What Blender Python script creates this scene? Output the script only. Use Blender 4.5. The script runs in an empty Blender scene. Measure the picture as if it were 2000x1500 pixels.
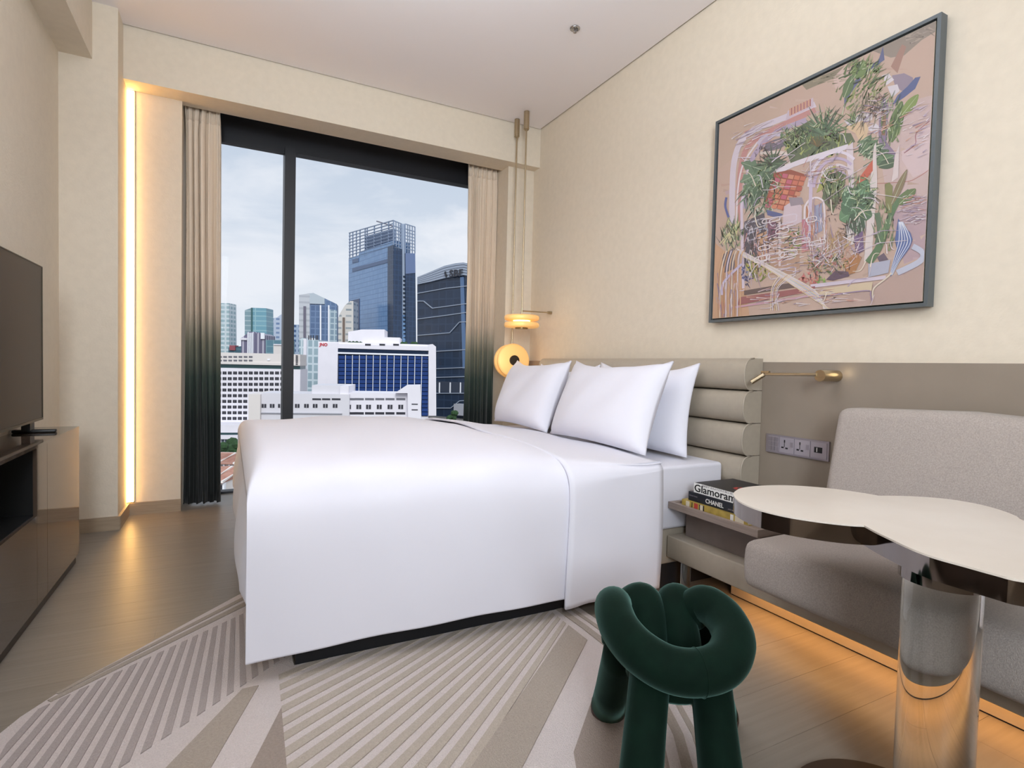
import bpy, bmesh, math, random
from mathutils import Vector, Matrix
from mathutils.geometry import tessellate_polygon
sc = bpy.context.scene
col = sc.collection
rnd = random.Random(7)
PI = math.pi

# ------------------------------------------------------------------ camera
# solved from the photograph's vanishing lines (f in pixels of the 2000 px wide frame)
FPX = 1073.75
YAW, PITCH, ROLL = (math.radians(a) for a in (27.287, -1.892, 1.379))
CAM = Vector((0, 0, 1.0))
FW = Vector((math.sin(YAW) * math.cos(PITCH), math.cos(YAW) * math.cos(PITCH), math.sin(PITCH)))
_r0 = Vector((math.cos(YAW), -math.sin(YAW), 0))
_u0 = _r0.cross(FW)
RT = _r0 * math.cos(ROLL) + _u0 * math.sin(ROLL)
UP = _u0 * math.cos(ROLL) - _r0 * math.sin(ROLL)
cam = bpy.data.cameras.new('camera')
cam.sensor_fit = 'HORIZONTAL'
cam.sensor_width = 36.0
cam.lens = FPX * 36.0 / 2000.0
cam.clip_start = 0.02
cam.clip_end = 3000
camo = bpy.data.objects.new('camera', cam)
col.objects.link(camo)
camo.matrix_world = Matrix.Translation(CAM) @ Matrix((RT, UP, -FW)).transposed().to_4x4()
sc.camera = camo


def ray(x, y):
    return FW + RT * ((x - 1000) / FPX) - UP * ((y - 750) / FPX)


def P(x, y, **k):
    """world point seen at a photo pixel, on the plane X=, Y= or Z= that the thing touches"""
    d = ray(x, y)
    a, v = list(k.items())[0]
    i = 'XYZ'.index(a)
    return CAM + d * ((v - CAM[i]) / d[i])


# ------------------------------------------------------------------ light and exposure
vs = sc.view_settings
sc.display_settings.display_device = 'sRGB'
vs.view_transform = 'Standard'
vs.look = 'None'
vs.exposure = 0.18
vs.gamma = 1.0
vs.use_curve_mapping = False
sc.cycles.use_denoising = True
sc.cycles.max_bounces = 10
sc.cycles.diffuse_bounces = 5
sc.cycles.glossy_bounces = 5
sc.cycles.transmission_bounces = 8
sc.cycles.transparent_max_bounces = 12
sc.cycles.caustics_reflective = False
sc.cycles.caustics_refractive = False
sc.cycles.sample_clamp_indirect = 6.0


def lin(c):
    if isinstance(c, str):
        c = [int(c[i:i + 2], 16) / 255 for i in (0, 2, 4)]
    return tuple(x / 12.92 if x <= 0.04045 else ((x + 0.055) / 1.055) ** 2.4 for x in c)


w = bpy.data.worlds.new('overcast_sky')
sc.world = w
w.use_nodes = True
nt = w.node_tree
nt.nodes.clear()
N = nt.nodes.new
L = nt.links.new
out = N('ShaderNodeOutputWorld')
bg = N('ShaderNodeBackground')
tc = N('ShaderNodeTexCoord')
sep = N('ShaderNodeSeparateXYZ')
L(tc.outputs['Generated'], sep.inputs[0])
ramp = N('ShaderNodeValToRGB')
ramp.color_ramp.elements[0].position = 0.0
ramp.color_ramp.elements[0].color = (0.86, 0.89, 0.95, 1)
ramp.color_ramp.elements[1].position = 0.48
ramp.color_ramp.elements[1].color = (0.47, 0.57, 0.72, 1)
L(sep.outputs[2], ramp.inputs[0])
mp = N('ShaderNodeMapping')
mp.inputs['Scale'].default_value = (1.6, 1.6, 4.2)
L(tc.outputs['Generated'], mp.inputs[0])
nz = N('ShaderNodeTexNoise')
nz.inputs['Scale'].default_value = 2.3
nz.inputs['Detail'].default_value = 6
nz.inputs['Roughness'].default_value = 0.55
nz.inputs['Distortion'].default_value = 0.4
L(mp.outputs[0], nz.inputs['Vector'])
cr = N('ShaderNodeValToRGB')
cr.color_ramp.elements[0].position = 0.42
cr.color_ramp.elements[0].color = (0, 0, 0, 1)
cr.color_ramp.elements[1].position = 0.60
cr.color_ramp.elements[1].color = (1, 1, 1, 1)
L(nz.outputs[0], cr.inputs[0])
mx = N('ShaderNodeMixRGB')
mx.inputs[2].default_value = (0.87, 0.89, 0.95, 1)
L(cr.outputs[0], mx.inputs[0])
L(ramp.outputs[0], mx.inputs[1])
L(mx.outputs[0], bg.inputs[0])
bg.inputs[1].default_value = 0.90
L(bg.outputs[0], out.inputs[0])

# thinly veiled sun standing behind the hotel: lights the facades across the street
sun = bpy.data.lights.new('sun', 'SUN')
sun.energy = 1.9
sun.angle = math.radians(30)
sun.color = (1.0, 0.98, 0.95)
suno = bpy.data.objects.new('sun', sun)
suno.rotation_euler = (math.radians(52), 0, math.radians(-12))
col.objects.link(suno)


def area(name, loc, rot, sx, sy, power, color, spread=None):
    l = bpy.data.lights.new(name, 'AREA')
    l.shape = 'RECTANGLE'
    l.size, l.size_y, l.energy, l.color = sx, sy, power, color
    if spread:
        l.spread = spread
    o = bpy.data.objects.new(name, l)
    o.location, o.rotation_euler = loc, rot
    col.objects.link(o)
    return o


YB_ = -1.9
LC = (0.84, 0.92, 1.0)
# added fill lights, no fixtures: one behind the camera, two high in the room
area('rear_fill', (-0.40, YB_ + .25, 2.0), (math.radians(84), 0, math.radians(-26)), .8, 1.6, 44, LC, math.radians(110))  # unseen panel added to brighten walls and bed from the front
area('ceiling_fill', (0.25, 1.45, 2.30), (math.radians(180), 0, 0), 1.0, 1.0, 40, LC)  # upward fill added to brighten the ceiling; no fixture hangs here
area('overhead_fill', (0.35, 1.60, 2.93), (math.radians(10), 0, 0), 1.4, 1.0, 3, LC)  # weak downward fill added over the middle of the room

# ------------------------------------------------------------------ materials
MATS = {}


def mat(name, color, rough=0.6, metal=0.0, var=0.0, vscale=8.0, bump=0.0, bscale=60.0, spec=0.5, stretch=None,
        trans=0.0, ior=1.45, emis=None, estr=0.0, sheen=0.0, coat=0.0, rand=0.0, aniso=None, color2=None):
    if name in MATS:
        return MATS[name]
    m = bpy.data.materials.new(name)
    m.use_nodes = True
    t = m.node_tree
    b = t.nodes['Principled BSDF']
    b.inputs['Sheen Roughness'].default_value = 0.4
    b.inputs['Sheen Tint'].default_value = (*[min(1, 3 * x) for x in lin(color)], 1)
    c = lin(color)
    b.inputs['Base Color'].default_value = (*c, 1)
    b.inputs['Roughness'].default_value = rough
    b.inputs['Metallic'].default_value = metal
    b.inputs['Specular IOR Level'].default_value = spec
    b.inputs['IOR'].default_value = ior
    b.inputs['Transmission Weight'].default_value = trans
    b.inputs['Sheen Weight'].default_value = sheen
    b.inputs['Coat Weight'].default_value = coat
    if emis:
        b.inputs['Emission Color'].default_value = (*lin(emis), 1)
        b.inputs['Emission Strength'].default_value = estr
    geo = t.nodes.new('ShaderNodeNewGeometry')
    vec = geo.outputs['Position']
    if stretch:
        mpn = t.nodes.new('ShaderNodeMapping')
        mpn.inputs['Scale'].default_value = stretch
        t.links.new(vec, mpn.inputs[0])
        vec = mpn.outputs[0]
    last = None
    if var or color2:
        n = t.nodes.new('ShaderNodeTexNoise')
        n.inputs['Scale'].default_value = vscale
        n.inputs['Detail'].default_value = 5
        t.links.new(vec, n.inputs['Vector'])
        mixn = t.nodes.new('ShaderNodeMixRGB')
        c1 = tuple(max(0, x * (1 - var)) for x in c)
        c2 = lin(color2) if color2 else tuple(min(1, x * (1 + var)) for x in c)
        mixn.inputs[1].default_value = (*c1, 1)
        mixn.inputs[2].default_value = (*c2, 1)
        rp = t.nodes.new('ShaderNodeValToRGB')
        rp.color_ramp.elements[0].position = 0.3
        rp.color_ramp.elements[1].position = 0.7
        t.links.new(n.outputs[0], rp.inputs[0])
        t.links.new(rp.outputs[0], mixn.inputs[0])
        last = mixn.outputs[0]
        t.links.new(last, b.inputs['Base Color'])
    if rand:
        oi = t.nodes.new('ShaderNodeObjectInfo')
        hs = t.nodes.new('ShaderNodeHueSaturation')
        mr = t.nodes.new('ShaderNodeMapRange')
        mr.inputs[3].default_value = 1 - rand
        mr.inputs[4].default_value = 1 + rand
        t.links.new(oi.outputs['Random'], mr.inputs[0])
        t.links.new(mr.outputs[0], hs.inputs['Value'])
        if last:
            t.links.new(last, hs.inputs['Color'])
        else:
            hs.inputs['Color'].default_value = (*c, 1)
        t.links.new(hs.outputs[0], b.inputs['Base Color'])
    if bump:
        n2 = t.nodes.new('ShaderNodeTexNoise')
        n2.inputs['Scale'].default_value = bscale
        n2.inputs['Detail'].default_value = 3
        t.links.new(vec, n2.inputs['Vector'])
        bp = t.nodes.new('ShaderNodeBump')
        bp.inputs['Strength'].default_value = bump
        bp.inputs['Distance'].default_value = 0.01
        t.links.new(n2.outputs[0], bp.inputs['Height'])
        t.links.new(bp.outputs[0], b.inputs['Normal'])
    MATS[name] = m
    return m


def grid_mat(name, glass, line, bw, rh, mortar=0.25, rough=0.25, glass2=None, vert=0.0):
    """curtain wall seen from far away: regular floor and bay lines"""
    if name in MATS:
        return MATS[name]
    m = bpy.data.materials.new(name)
    m.use_nodes = True
    t = m.node_tree
    b = t.nodes['Principled BSDF']
    b.inputs['Roughness'].default_value = rough
    tcn = t.nodes.new('ShaderNodeTexCoord')
    sp = t.nodes.new('ShaderNodeSeparateXYZ')
    ad = t.nodes.new('ShaderNodeMath')
    cb = t.nodes.new('ShaderNodeCombineXYZ')
    t.links.new(tcn.outputs['Object'], sp.inputs[0])
    t.links.new(sp.outputs[0], ad.inputs[0])
    t.links.new(sp.outputs[1], ad.inputs[1])
    t.links.new(ad.outputs[0], cb.inputs[0])
    t.links.new(sp.outputs[2], cb.inputs[1])
    br = t.nodes.new('ShaderNodeTexBrick')
    br.offset = 0.0
    br.inputs['Scale'].default_value = 1.0
    br.inputs['Color1'].default_value = (*lin(glass), 1)
    br.inputs['Color2'].default_value = (*lin(glass2 or glass), 1)
    br.inputs['Mortar'].default_value = (*lin(line), 1)
    br.inputs['Mortar Size'].default_value = mortar
    br.inputs['Brick Width'].default_value = bw
    br.inputs['Row Height'].default_value = rh
    t.links.new(cb.outputs[0], br.inputs['Vector'])
    t.links.new(br.outputs[0], b.inputs['Base Color'])
    MATS[name] = m
    return m


M = {}
M['wall'] = mat('wallpaper_beige', 'dcd1bf', 0.75, var=0.025, vscale=26, bump=0.10, bscale=90)
M['ceiling'] = mat('ceiling_paint', 'f0ebec', 0.9)
M['wood_floor'] = mat('oak_floor', '847b70', 0.36, var=0.08, vscale=2.2, stretch=(1.2, 26, 1), bump=0.05, bscale=5, rand=0.025, spec=0.45)
M['subfloor'] = mat('floor_joint', '6e6354', 0.8)
M['wood_base'] = mat('oak_baseboard', 'a2907a', 0.45, var=0.14, vscale=3, stretch=(2, 2, 40))
M['frame_dark'] = mat('window_frame_dark', '26272c', 0.45)
M['brass'] = mat('brushed_brass', 'b8a88c', 0.30, 1.0, var=0.06, vscale=30, stretch=(1, 1, 20))
M['brass_dark'] = mat('aged_brass', '8f8060', 0.35, 1.0)
M['amber'] = mat('amber_glass', 'e2b87c', 0.35, emis='f0b060', estr=0.38)
M['lampcore'] = mat('lamp_core', 'ffe9c0', 0.5, emis='ffcf88', estr=5.0)
M['led'] = mat('led_diffuser', 'fff2d6', 0.5, emis='ffc470', estr=15.0)
M['dark_hub'] = mat('bronze_hub', '3a332a', 0.4, 0.6)
M['leather'] = mat('taupe_leather', 'aa9f8f', 0.42, var=0.03, vscale=40, bump=0.05, bscale=400)
M['panel'] = mat('taupe_wall_panel', '8f8376', 0.45, var=0.03, vscale=12)
M['linen'] = mat('white_bed_linen', 'dedde6', 0.85, bump=0.02, bscale=600, sheen=0.1)
M['fabric'] = mat('grey_woven_fabric', 'aaa099', 0.95, var=0.16, vscale=260, bump=0.35, bscale=420, sheen=0.15)
M['black'] = mat('black_recess', '141316', 0.7)
M['acrylic'] = mat('clear_acrylic', 'f2f4f2', 0.02, trans=1.0, ior=1.49)
M['mirror'] = mat('dark_mirror_steel', '8f8680', 0.07, 1.0)
M['marble'] = mat('cream_marble', 'd6ccc0', 0.32, var=0.05, vscale=3.5, color2='ded6cc')
M['velvet'] = mat('green_velvet', '05170f', 0.85, spec=0.12, var=0.2, vscale=22, sheen=0.45, bump=0.03, bscale=120)
M['velvet'].node_tree.nodes['Principled BSDF'].inputs['Sheen Tint'].default_value = (.22, .42, .36, 1)
M['rubber'] = mat('brown_foot', '3c2f2a', 0.6)
M['tray_wood'] = mat('greyed_oak', '92837a', 0.5, var=0.1, vscale=6, stretch=(3, 1, 30))
M['suede'] = mat('mauve_suede', '7e726d', 0.85, var=0.07, vscale=14)
M['bronze_glass'] = mat('bronze_tinted_glass', '4f4238', 0.06, coat=0.4, spec=0.7)
M['tv'] = mat('tv_screen', '1a1514', 0.3, spec=0.2)
M['tv_body'] = mat('tv_black', '161616', 0.4)
M['tv_bezel'] = mat('tv_bezel', '4a4234', 0.35, 0.7)
M['rug_light'] = mat('rug_pink_pile', 'cbc0bc', 1.0, var=0.07, vscale=240, bump=0.6, bscale=300)
M['rug_dark'] = mat('rug_mauve_pile', 'a89d99', 1.0, var=0.08, vscale=240, bump=0.6, bscale=300)
M['rug_taupe'] = mat('rug_taupe_pile', 'a69a8e', 1.0, var=0.08, vscale=160, bump=0.6, bscale=300)
M['rug_beige'] = mat('rug_beige_pile', 'b3a79a', 1.0, var=0.07, vscale=200, bump=0.6, bscale=300)
M['rug_brown'] = mat('rug_brown_pile', '9a8c82', 1.0, var=0.08, vscale=160, bump=0.6, bscale=300)
M['plate'] = mat('socket_plate_steel', '9a9298', 0.35, 0.55)
M['plate_mod'] = mat('socket_module', 'a39ba2', 0.4, 0.2)
M['slot'] = mat('socket_slot', '1b1a1c', 0.5)
M['frame_pic'] = mat('picture_frame_grey', '5f666a', 0.4, 0.3)
M['frame_gap'] = mat('picture_frame_gap', '15120f', 0.7)
M['steel'] = mat('chrome', 'b8b6b4', 0.2, 1.0)
M['black_book'] = mat('book_black', '1c1b1e', 0.4)
M['navy_book'] = mat('book_navy', '1e2128', 0.45)
M['paper'] = mat('book_pages', 'd8cdb8', 0.9)
M['white_print'] = mat('print_white', 'ecebe8', 0.6)
M['black_print'] = mat('print_black', '141414', 0.6)
M['gold_book'] = mat('book_gold', 'b39a4c', 0.5, var=0.2, vscale=30)
M['red_print'] = mat('print_red', 'b5433a', 0.6)
M['base_brown'] = mat('brown_metal', '4d423a', 0.4, 0.6)

# thin window glass: mostly clear, mirror-like at grazing angles
g = bpy.data.materials.new('window_glass')
g.use_nodes = True
t = g.node_tree
t.nodes.remove(t.nodes['Principled BSDF'])
tr = t.nodes.new('ShaderNodeBsdfTransparent')
tr.inputs[0].default_value = (0.97, 0.98, 0.985, 1)
gl = t.nodes.new('ShaderNodeBsdfGlossy')
gl.inputs['Roughness'].default_value = 0.01
fr = t.nodes.new('ShaderNodeFresnel')
fr.inputs[0].default_value = 1.08
ms = t.nodes.new('ShaderNodeMixShader')
t.links.new(fr.outputs[0], ms.inputs[0])
t.links.new(tr.outputs[0], ms.inputs[1])
t.links.new(gl.outputs[0], ms.inputs[2])
t.links.new(ms.outputs[0], t.nodes['Material Output'].inputs[0])
M['glass'] = g

# ombre curtain: the cloth itself is dyed from sand to dark green
g = mat('ombre_curtain', 'c4b29c', 0.9, sheen=0.2)
t = g.node_tree
ge = t.nodes.new('ShaderNodeNewGeometry')
sx = t.nodes.new('ShaderNodeSeparateXYZ')
t.links.new(ge.outputs['Position'], sx.inputs[0])
mr = t.nodes.new('ShaderNodeMapRange')
mr.inputs[1].default_value = 0.0
mr.inputs[2].default_value = 2.65
t.links.new(sx.outputs[2], mr.inputs[0])
rp = t.nodes.new('ShaderNodeValToRGB')
els = rp.color_ramp.elements
els[0].position = 0.0
els[0].color = (*lin('171b1b'), 1)
els[1].position = 1.0
els[1].color = (*lin('eadbc8'), 1)
for p_, c_ in ((0.22, '1d2624'), (0.33, '3c4a42'), (0.42, '7d7d6c'), (0.50, 'cdbda9'), (0.6, 'e2d0ba')):
    e = els.new(p_)
    e.color = (*lin(c_), 1)
t.links.new(mr.outputs[0], rp.inputs[0])
t.links.new(rp.outputs[0], t.nodes['Principled BSDF'].inputs['Base Color'])
M['curtain'] = g

# printed colours of the artwork come from a colour attribute
g = mat('art_print', 'c8a898', 0.55, bump=0.03, bscale=80)
t = g.node_tree
at = t.nodes.new('ShaderNodeAttribute')
at.attribute_name = 'ink'
t.links.new(at.outputs['Color'], t.nodes['Principled BSDF'].inputs['Base Color'])
M['art'] = g


# ------------------------------------------------------------------ mesh helpers
class MB:
    """collects shapes; build() links them as one mesh object"""

    def __init__(s):
        s.v, s.f, s.sm = [], [], []

    def add(s, vs_, fs, smooth=False):
        o = len(s.v)
        s.v += [tuple(x) for x in vs_]
        s.f += [tuple(i + o for i in f) for f in fs]
        s.sm += [smooth] * len(fs)
        return s

    def box(s, x0, x1, y0, y1, z0, z1):
        v = [(x, y, z) for z in (z0, z1) for y in (y0, y1) for x in (x0, x1)]
        return s.add(v, [(0, 2, 3, 1), (4, 5, 7, 6), (0, 1, 5, 4), (2, 6, 7, 3), (0, 4, 6, 2), (1, 3, 7, 5)])

    def rbox(s, x0, x1, y0, y1, z0, z1, r, seg=3, fn=None, cuts=0):
        bm = bmesh.new()
        bmesh.ops.create_cube(bm, size=1.0)
        for vv in bm.verts:
            vv.co = Vector(((x0 + x1) / 2 + vv.co.x * (x1 - x0), (y0 + y1) / 2 + vv.co.y * (y1 - y0), (z0 + z1) / 2 + vv.co.z * (z1 - z0)))
        bmesh.ops.bevel(bm, geom=list(bm.edges), offset=r, segments=seg, profile=0.5, affect='EDGES')
        if cuts:
            long_ = [e for e in bm.edges if e.calc_length() > 2.5 * r]
            bmesh.ops.subdivide_edges(bm, edges=long_, cuts=cuts, use_grid_fill=True)
        bm.verts.index_update()
        vs_ = [fn(vv.co) if fn else vv.co for vv in bm.verts]
        s.add(vs_, [[vv.index for vv in f.verts] for f in bm.faces], True)
        bm.free()
        return s

    def prism(s, poly, z0, z1):
        """poly in the XY plane, convex or not"""
        n = len(poly)
        v = [(p[0], p[1], z0) for p in poly] + [(p[0], p[1], z1) for p in poly]
        tri = tessellate_polygon([[Vector((p[0], p[1], 0)) for p in poly]])
        fs = [(a + n, b + n, c + n) for a, b, c in tri] + [(c, b, a) for a, b, c in tri]
        fs += [(i, (i + 1) % n, (i + 1) % n + n, i + n) for i in range(n)]
        return s.add(v, fs)

    def cyl(s, a, b, r, seg=20, r2=None, caps=True):
        a, b = Vector(a), Vector(b)
        r2 = r if r2 is None else r2
        d = (b - a).normalized()
        x = d.orthogonal().normalized()
        y = d.cross(x)
        ring = lambda c, rr: [c + (x * math.cos(2 * PI * i / seg) + y * math.sin(2 * PI * i / seg)) * rr for i in range(seg)]
        s.add(ring(a, r) + ring(b, r2), [(i, (i + 1) % seg, (i + 1) % seg + seg, i + seg) for i in range(seg)], True)
        if caps:
            s.add(ring(a, r), [tuple(reversed(range(seg)))])
            s.add(ring(b, r2), [tuple(range(seg))])
        return s

    def tube(s, pts, rad, seg=16, closed=False, caps=True, flat=None):
        """round sweep through points; rad is a number or a list"""
        pts = [Vector(p) for p in pts]
        n = len(pts)
        rad = rad if isinstance(rad, (list, tuple)) else [rad] * n
        rings, prev = [], None
        for i, p in enumerate(pts):
            a = pts[(i - 1) % n] if (closed or i > 0) else p
            b = pts[(i + 1) % n] if (closed or i < n - 1) else p
            d = (b - a).normalized()
            if prev is None:
                x = d.orthogonal().normalized()
            else:
                x = (prev - d * prev.dot(d)).normalized()
            prev = x
            y = d.cross(x)
            rings.append([p + (x * math.cos(2 * PI * k / seg) + y * math.sin(2 * PI * k / seg)) * rad[i] for k in range(seg)])
        v = [q for r_ in rings for q in r_]
        fs = []
        for i in range(n if closed else n - 1):
            j = (i + 1) % n
            fs += [(i * seg + k, i * seg + (k + 1) % seg, j * seg + (k + 1) % seg, j * seg + k) for k in range(seg)]
        if caps and not closed:
            fs += [tuple(reversed(range(seg))), tuple((n - 1) * seg + k for k in range(seg))]
        return s.add(v, fs, True)

    def lathe(s, prof, c, axis, seg=40):
        """prof: (radius, distance along axis)"""
        c, d = Vector(c), Vector(axis).normalized()
        x = d.orthogonal().normalized()
        y = d.cross(x)
        v, fs = [], []
        for r, h in prof:
            v += [c + d * h + (x * math.cos(2 * PI * k / seg) + y * math.sin(2 * PI * k / seg)) * r for k in range(seg)]
        for i in range(len(prof) - 1):
            fs += [(i * seg + k, i * seg + (k + 1) % seg, (i + 1) * seg + (k + 1) % seg, (i + 1) * seg + k) for k in range(seg)]
        return s.add(v, fs, True)

    def grid(s, fn, nu, nv, smooth=True):
        v = [fn(i / nu, j / nv) for i in range(nu + 1) for j in range(nv + 1)]
        fs = [(i * (nv + 1) + j, (i + 1) * (nv + 1) + j, (i + 1) * (nv + 1) + j + 1, i * (nv + 1) + j + 1) for i in range(nu) for j in range(nv)]
        return s.add(v, fs, smooth)

    def build(s, name, m, parent=None, origin=None, smooth_all=None, weld=0.0):
        me = bpy.data.meshes.new(name)
        o0 = Vector(origin) if origin else Vector((0, 0, 0))
        me.from_pydata([Vector(p) - o0 for p in s.v], [], s.f)
        me.materials.append(m)
        me.polygons.foreach_set('use_smooth', [bool(x) if smooth_all is None else smooth_all for x in s.sm])
        bm = bmesh.new()
        bm.from_mesh(me)
        if weld:
            bmesh.ops.remove_doubles(bm, verts=bm.verts, dist=weld)
        bmesh.ops.recalc_face_normals(bm, faces=bm.faces)
        bm.to_mesh(me)
        bm.free()
        me.update()
        o = bpy.data.objects.new(name, me)
        col.objects.link(o)
        if parent:
            o.parent = parent
            o.location = o0
        else:
            o.location = o0
        return o


def tag(o, label=None, cat=None, group=None, kind=None):
    if label:
        o['label'] = label
    if cat:
        o['category'] = cat
    if group:
        o['group'] = group
    if kind:
        o['kind'] = kind
    return o


def thing(name, label, cat, loc=(0, 0, 0), group=None):
    """an Empty at the base; its parts are built in world coordinates and shifted"""
    o = bpy.data.objects.new(name, None)
    o.empty_display_size = 0.1
    o.location = loc
    col.objects.link(o)
    return tag(o, label, cat, group)


def part(mb, name, m, parent, smooth_all=None, label=None, weld=0.0):
    """mb is in world coordinates; made local to an unrotated top-level Empty (or a part of one)"""
    base = Vector((0, 0, 0))
    p_ = parent
    while p_:
        base += p_.location
        p_ = p_.parent
    mb.v = [Vector(q) - base for q in mb.v]
    o = mb.build(name, m, None, smooth_all=smooth_all, weld=weld)
    o.parent = parent
    if label:
        o['label'] = label
    return o


def struct(mb, name, m, parent=None, smooth_all=None):
    o = mb.build(name, m, None, smooth_all=smooth_all)
    if parent:
        o.parent = parent
    else:
        o['kind'] = 'structure'
    return o


def text_mesh(body, size, m, name, parent, matrix, extrude=0.0004, sx=1.0, bold=0.0):
    cu = bpy.data.curves.new('lettering', 'FONT')
    cu.body = body
    cu.size = size
    cu.extrude = extrude
    cu.offset = bold
    cu.resolution_u = 3
    to = bpy.data.objects.new('lettering', cu)
    col.objects.link(to)
    dg = bpy.context.evaluated_depsgraph_get()
    me = bpy.data.meshes.new_from_object(to.evaluated_get(dg))
    bpy.data.objects.remove(to)
    bpy.data.curves.remove(cu)
    me.transform(Matrix.Diagonal((sx, 1, 1, 1)))
    me.materials.clear()
    me.materials.append(m)
    o = bpy.data.objects.new(name, me)
    col.objects.link(o)
    o.parent = parent
    o.matrix_local = matrix
    return o


def mesh_share(me, name, parent, loc, scale=(1, 1, 1)):
    o = bpy.data.objects.new(name, me)
    col.objects.link(o)
    o.parent = parent
    o.location = loc
    o.scale = scale
    return o


UNIT = {}


def unit_box(m):
    if m.name not in UNIT:
        b_ = MB().box(-.5, .5, -.5, .5, -.5, .5)
        me = bpy.data.meshes.new('unit_' + m.name)
        me.from_pydata(b_.v, [], b_.f)
        me.materials.append(m)
        UNIT[m.name] = me
    return UNIT[m.name]


def sstep(a, b, x):
    t_ = max(0.0, min(1.0, (x - a) / (b - a)))
    return t_ * t_ * (3 - 2 * t_)


def catmull(pts, n=8, closed=False):
    pts = [Vector(p) for p in pts]
    k = len(pts)
    res = []
    for i in range(k if closed else k - 1):
        g_ = lambda q: pts[q % k] if closed else pts[max(0, min(k - 1, q))]
        p0, p1, p2, p3 = g_(i - 1), g_(i), g_(i + 1), g_(i + 2)
        for j in range(n):
            u = j / n
            res.append(0.5 * ((2 * p1) + (p2 - p0) * u + (2 * p0 - 5 * p1 + 4 * p2 - p3) * u * u + (3 * p1 - p0 - 3 * p2 + p3) * u ** 3))
    if not closed:
        res.append(pts[-1])
    return res


def clip_poly(poly, a, b, c):
    """keep a*x+b*y >= c"""
    res = []
    for i in range(len(poly)):
        p, q = poly[i], poly[(i + 1) % len(poly)]
        dp, dq = a * p[0] + b * p[1] - c, a * q[0] + b * q[1] - c
        if dp >= 0:
            res.append(p)
        if (dp >= 0) != (dq >= 0):
            t_ = dp / (dp - dq)
            res.append((p[0] + (q[0] - p[0]) * t_, p[1] + (q[1] - p[1]) * t_))
    return res

# ================================================================== ROOM SHELL
XR, XL, YB, ZC = 2.276, -0.83, -1.9, 2.95
YS = 4.003           # face of the bulkhead over the window
YG = 4.60            # glass plane
fl = struct(MB().box(XL - .12, XR + .12, YB - .1, 4.66, -.06, -.004), 'floor', M['subfloor'])
pw, plen = 0.19, 1.52
plank_me = MB().box(0, plen - .0009, 0, pw - .0009, -.004, 0)
pm = bpy.data.meshes.new('plank')
pm.from_pydata(plank_me.v, [], plank_me.f)
pm.materials.append(M['wood_floor'])
j = 0
y = YB
while y < 4.64:
    x = XL - (0.0 if j % 2 else 0.55) - 0.37 * (j % 3)
    while x < XR:
        x0, x1 = max(x, XL), min(x + plen, XR)
        if x1 - x0 > .05:
            mesh_share(pm, 'plank', fl, (x0, y, 0), ((x1 - x0) / plen, min(1, (4.64 - y) / pw), 1))
        x += plen
    y += pw
    j += 1
G = 0.010
struct(MB().box(XL, XR - G, YB, YS - G, ZC, ZC + .02), 'ceiling', M['ceiling'])
struct(MB().box(XL - .1, XR + .12, YB - .1, 4.66, ZC + .045, ZC + .12), 'ceiling_slab', M['ceiling'])
struct(MB().box(XR, XR + .12, YB - .1, 4.66, -.06, ZC + .12), 'wall_right', M['wall'])
struct(MB().box(XL - .12, XL, YB - .1, 3.833, -.06, ZC + .12), 'wall_left', M['wall'])
struct(MB().box(XL - .12, XR + .12, YB - .12, YB, -.06, ZC + .12), 'wall_back', M['wall'])
struct(MB().box(XL - .12, -0.564, 3.833, 4.66, -.06, ZC + .045), 'wall_column', M['wall'])
struct(MB().box(-0.564, -0.275, 4.16, 4.66, -.06, 2.80), 'wall_window_left', M['wall'])
struct(MB().box(2.035, XR, 4.10, 4.66, -.06, 2.80), 'wall_window_right', M['wall'])
struct(MB().box(-0.564, XR, YS, 4.225, 2.64, ZC + .045), 'bulkhead_window', M['wall'])
struct(MB().box(-0.564, XR, 4.225, 4.66, 2.90, ZC + .045), 'curtain_pocket', M['ceiling'])
struct(MB().box(XL, -0.681, YB, 3.833, 2.639, ZC), 'bulkhead_left', M['wall'])
bh = .078
struct(MB().box(XL, -0.552, 3.819, 3.833, 0, bh), 'baseboard_column', M['wood_base'])
struct(MB().box(-0.564, -0.550, 3.8331, 4.146, 0, bh), 'baseboard_column_side', M['wood_base'])
struct(MB().box(-0.550, -0.272, 4.146, 4.16, 0, bh), 'baseboard_window', M['wood_base'])

# window: dark head, mullion, sill rail, two panes
w1 = struct(MB().box(-0.275, 2.035, 4.57, 4.66, 2.587, 2.90), 'window_1', M['frame_dark'])
for nm, b in (('mullion', (0.365, 0.441, 4.50, 4.66, 0.0, 2.60)), ('jamb', (-0.29, -0.235, 4.56, 4.66, 0, 2.59)),
              ('jamb', (1.985, 2.045, 4.56, 4.66, 0, 2.59)), ('sill_rail', (-0.275, 2.035, 4.575, 4.66, 0, .014)),
              ('head_rail', (-0.275, 0.37, 4.555, 4.60, 2.565, 2.60))):
    o = MB().box(*b).build(nm, M['frame_dark'])
    o.parent = w1
for b in ((-0.235, 0.366), (0.440, 1.985)):
    o = MB().box(b[0], b[1], YG, YG + .008, .014, 2.588).build('pane', M['glass'])
    o.parent = w1

# ------------------------------------------------------------------ vertical light in the corner beside the window
t1 = thing('wall_light_strip', 'tall glowing warm light strip in the corner beside the window', 'wall light', (-.55, 4.15, .08))
part(MB().box(-0.580, -0.524, 4.150, 4.159, .082, 2.638), 'housing', M['brass_dark'], t1)
part(MB().rbox(-0.577, -0.527, 4.138, 4.152, .085, 2.634, .004, 2), 'diffuser', M['led'], t1)


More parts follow.
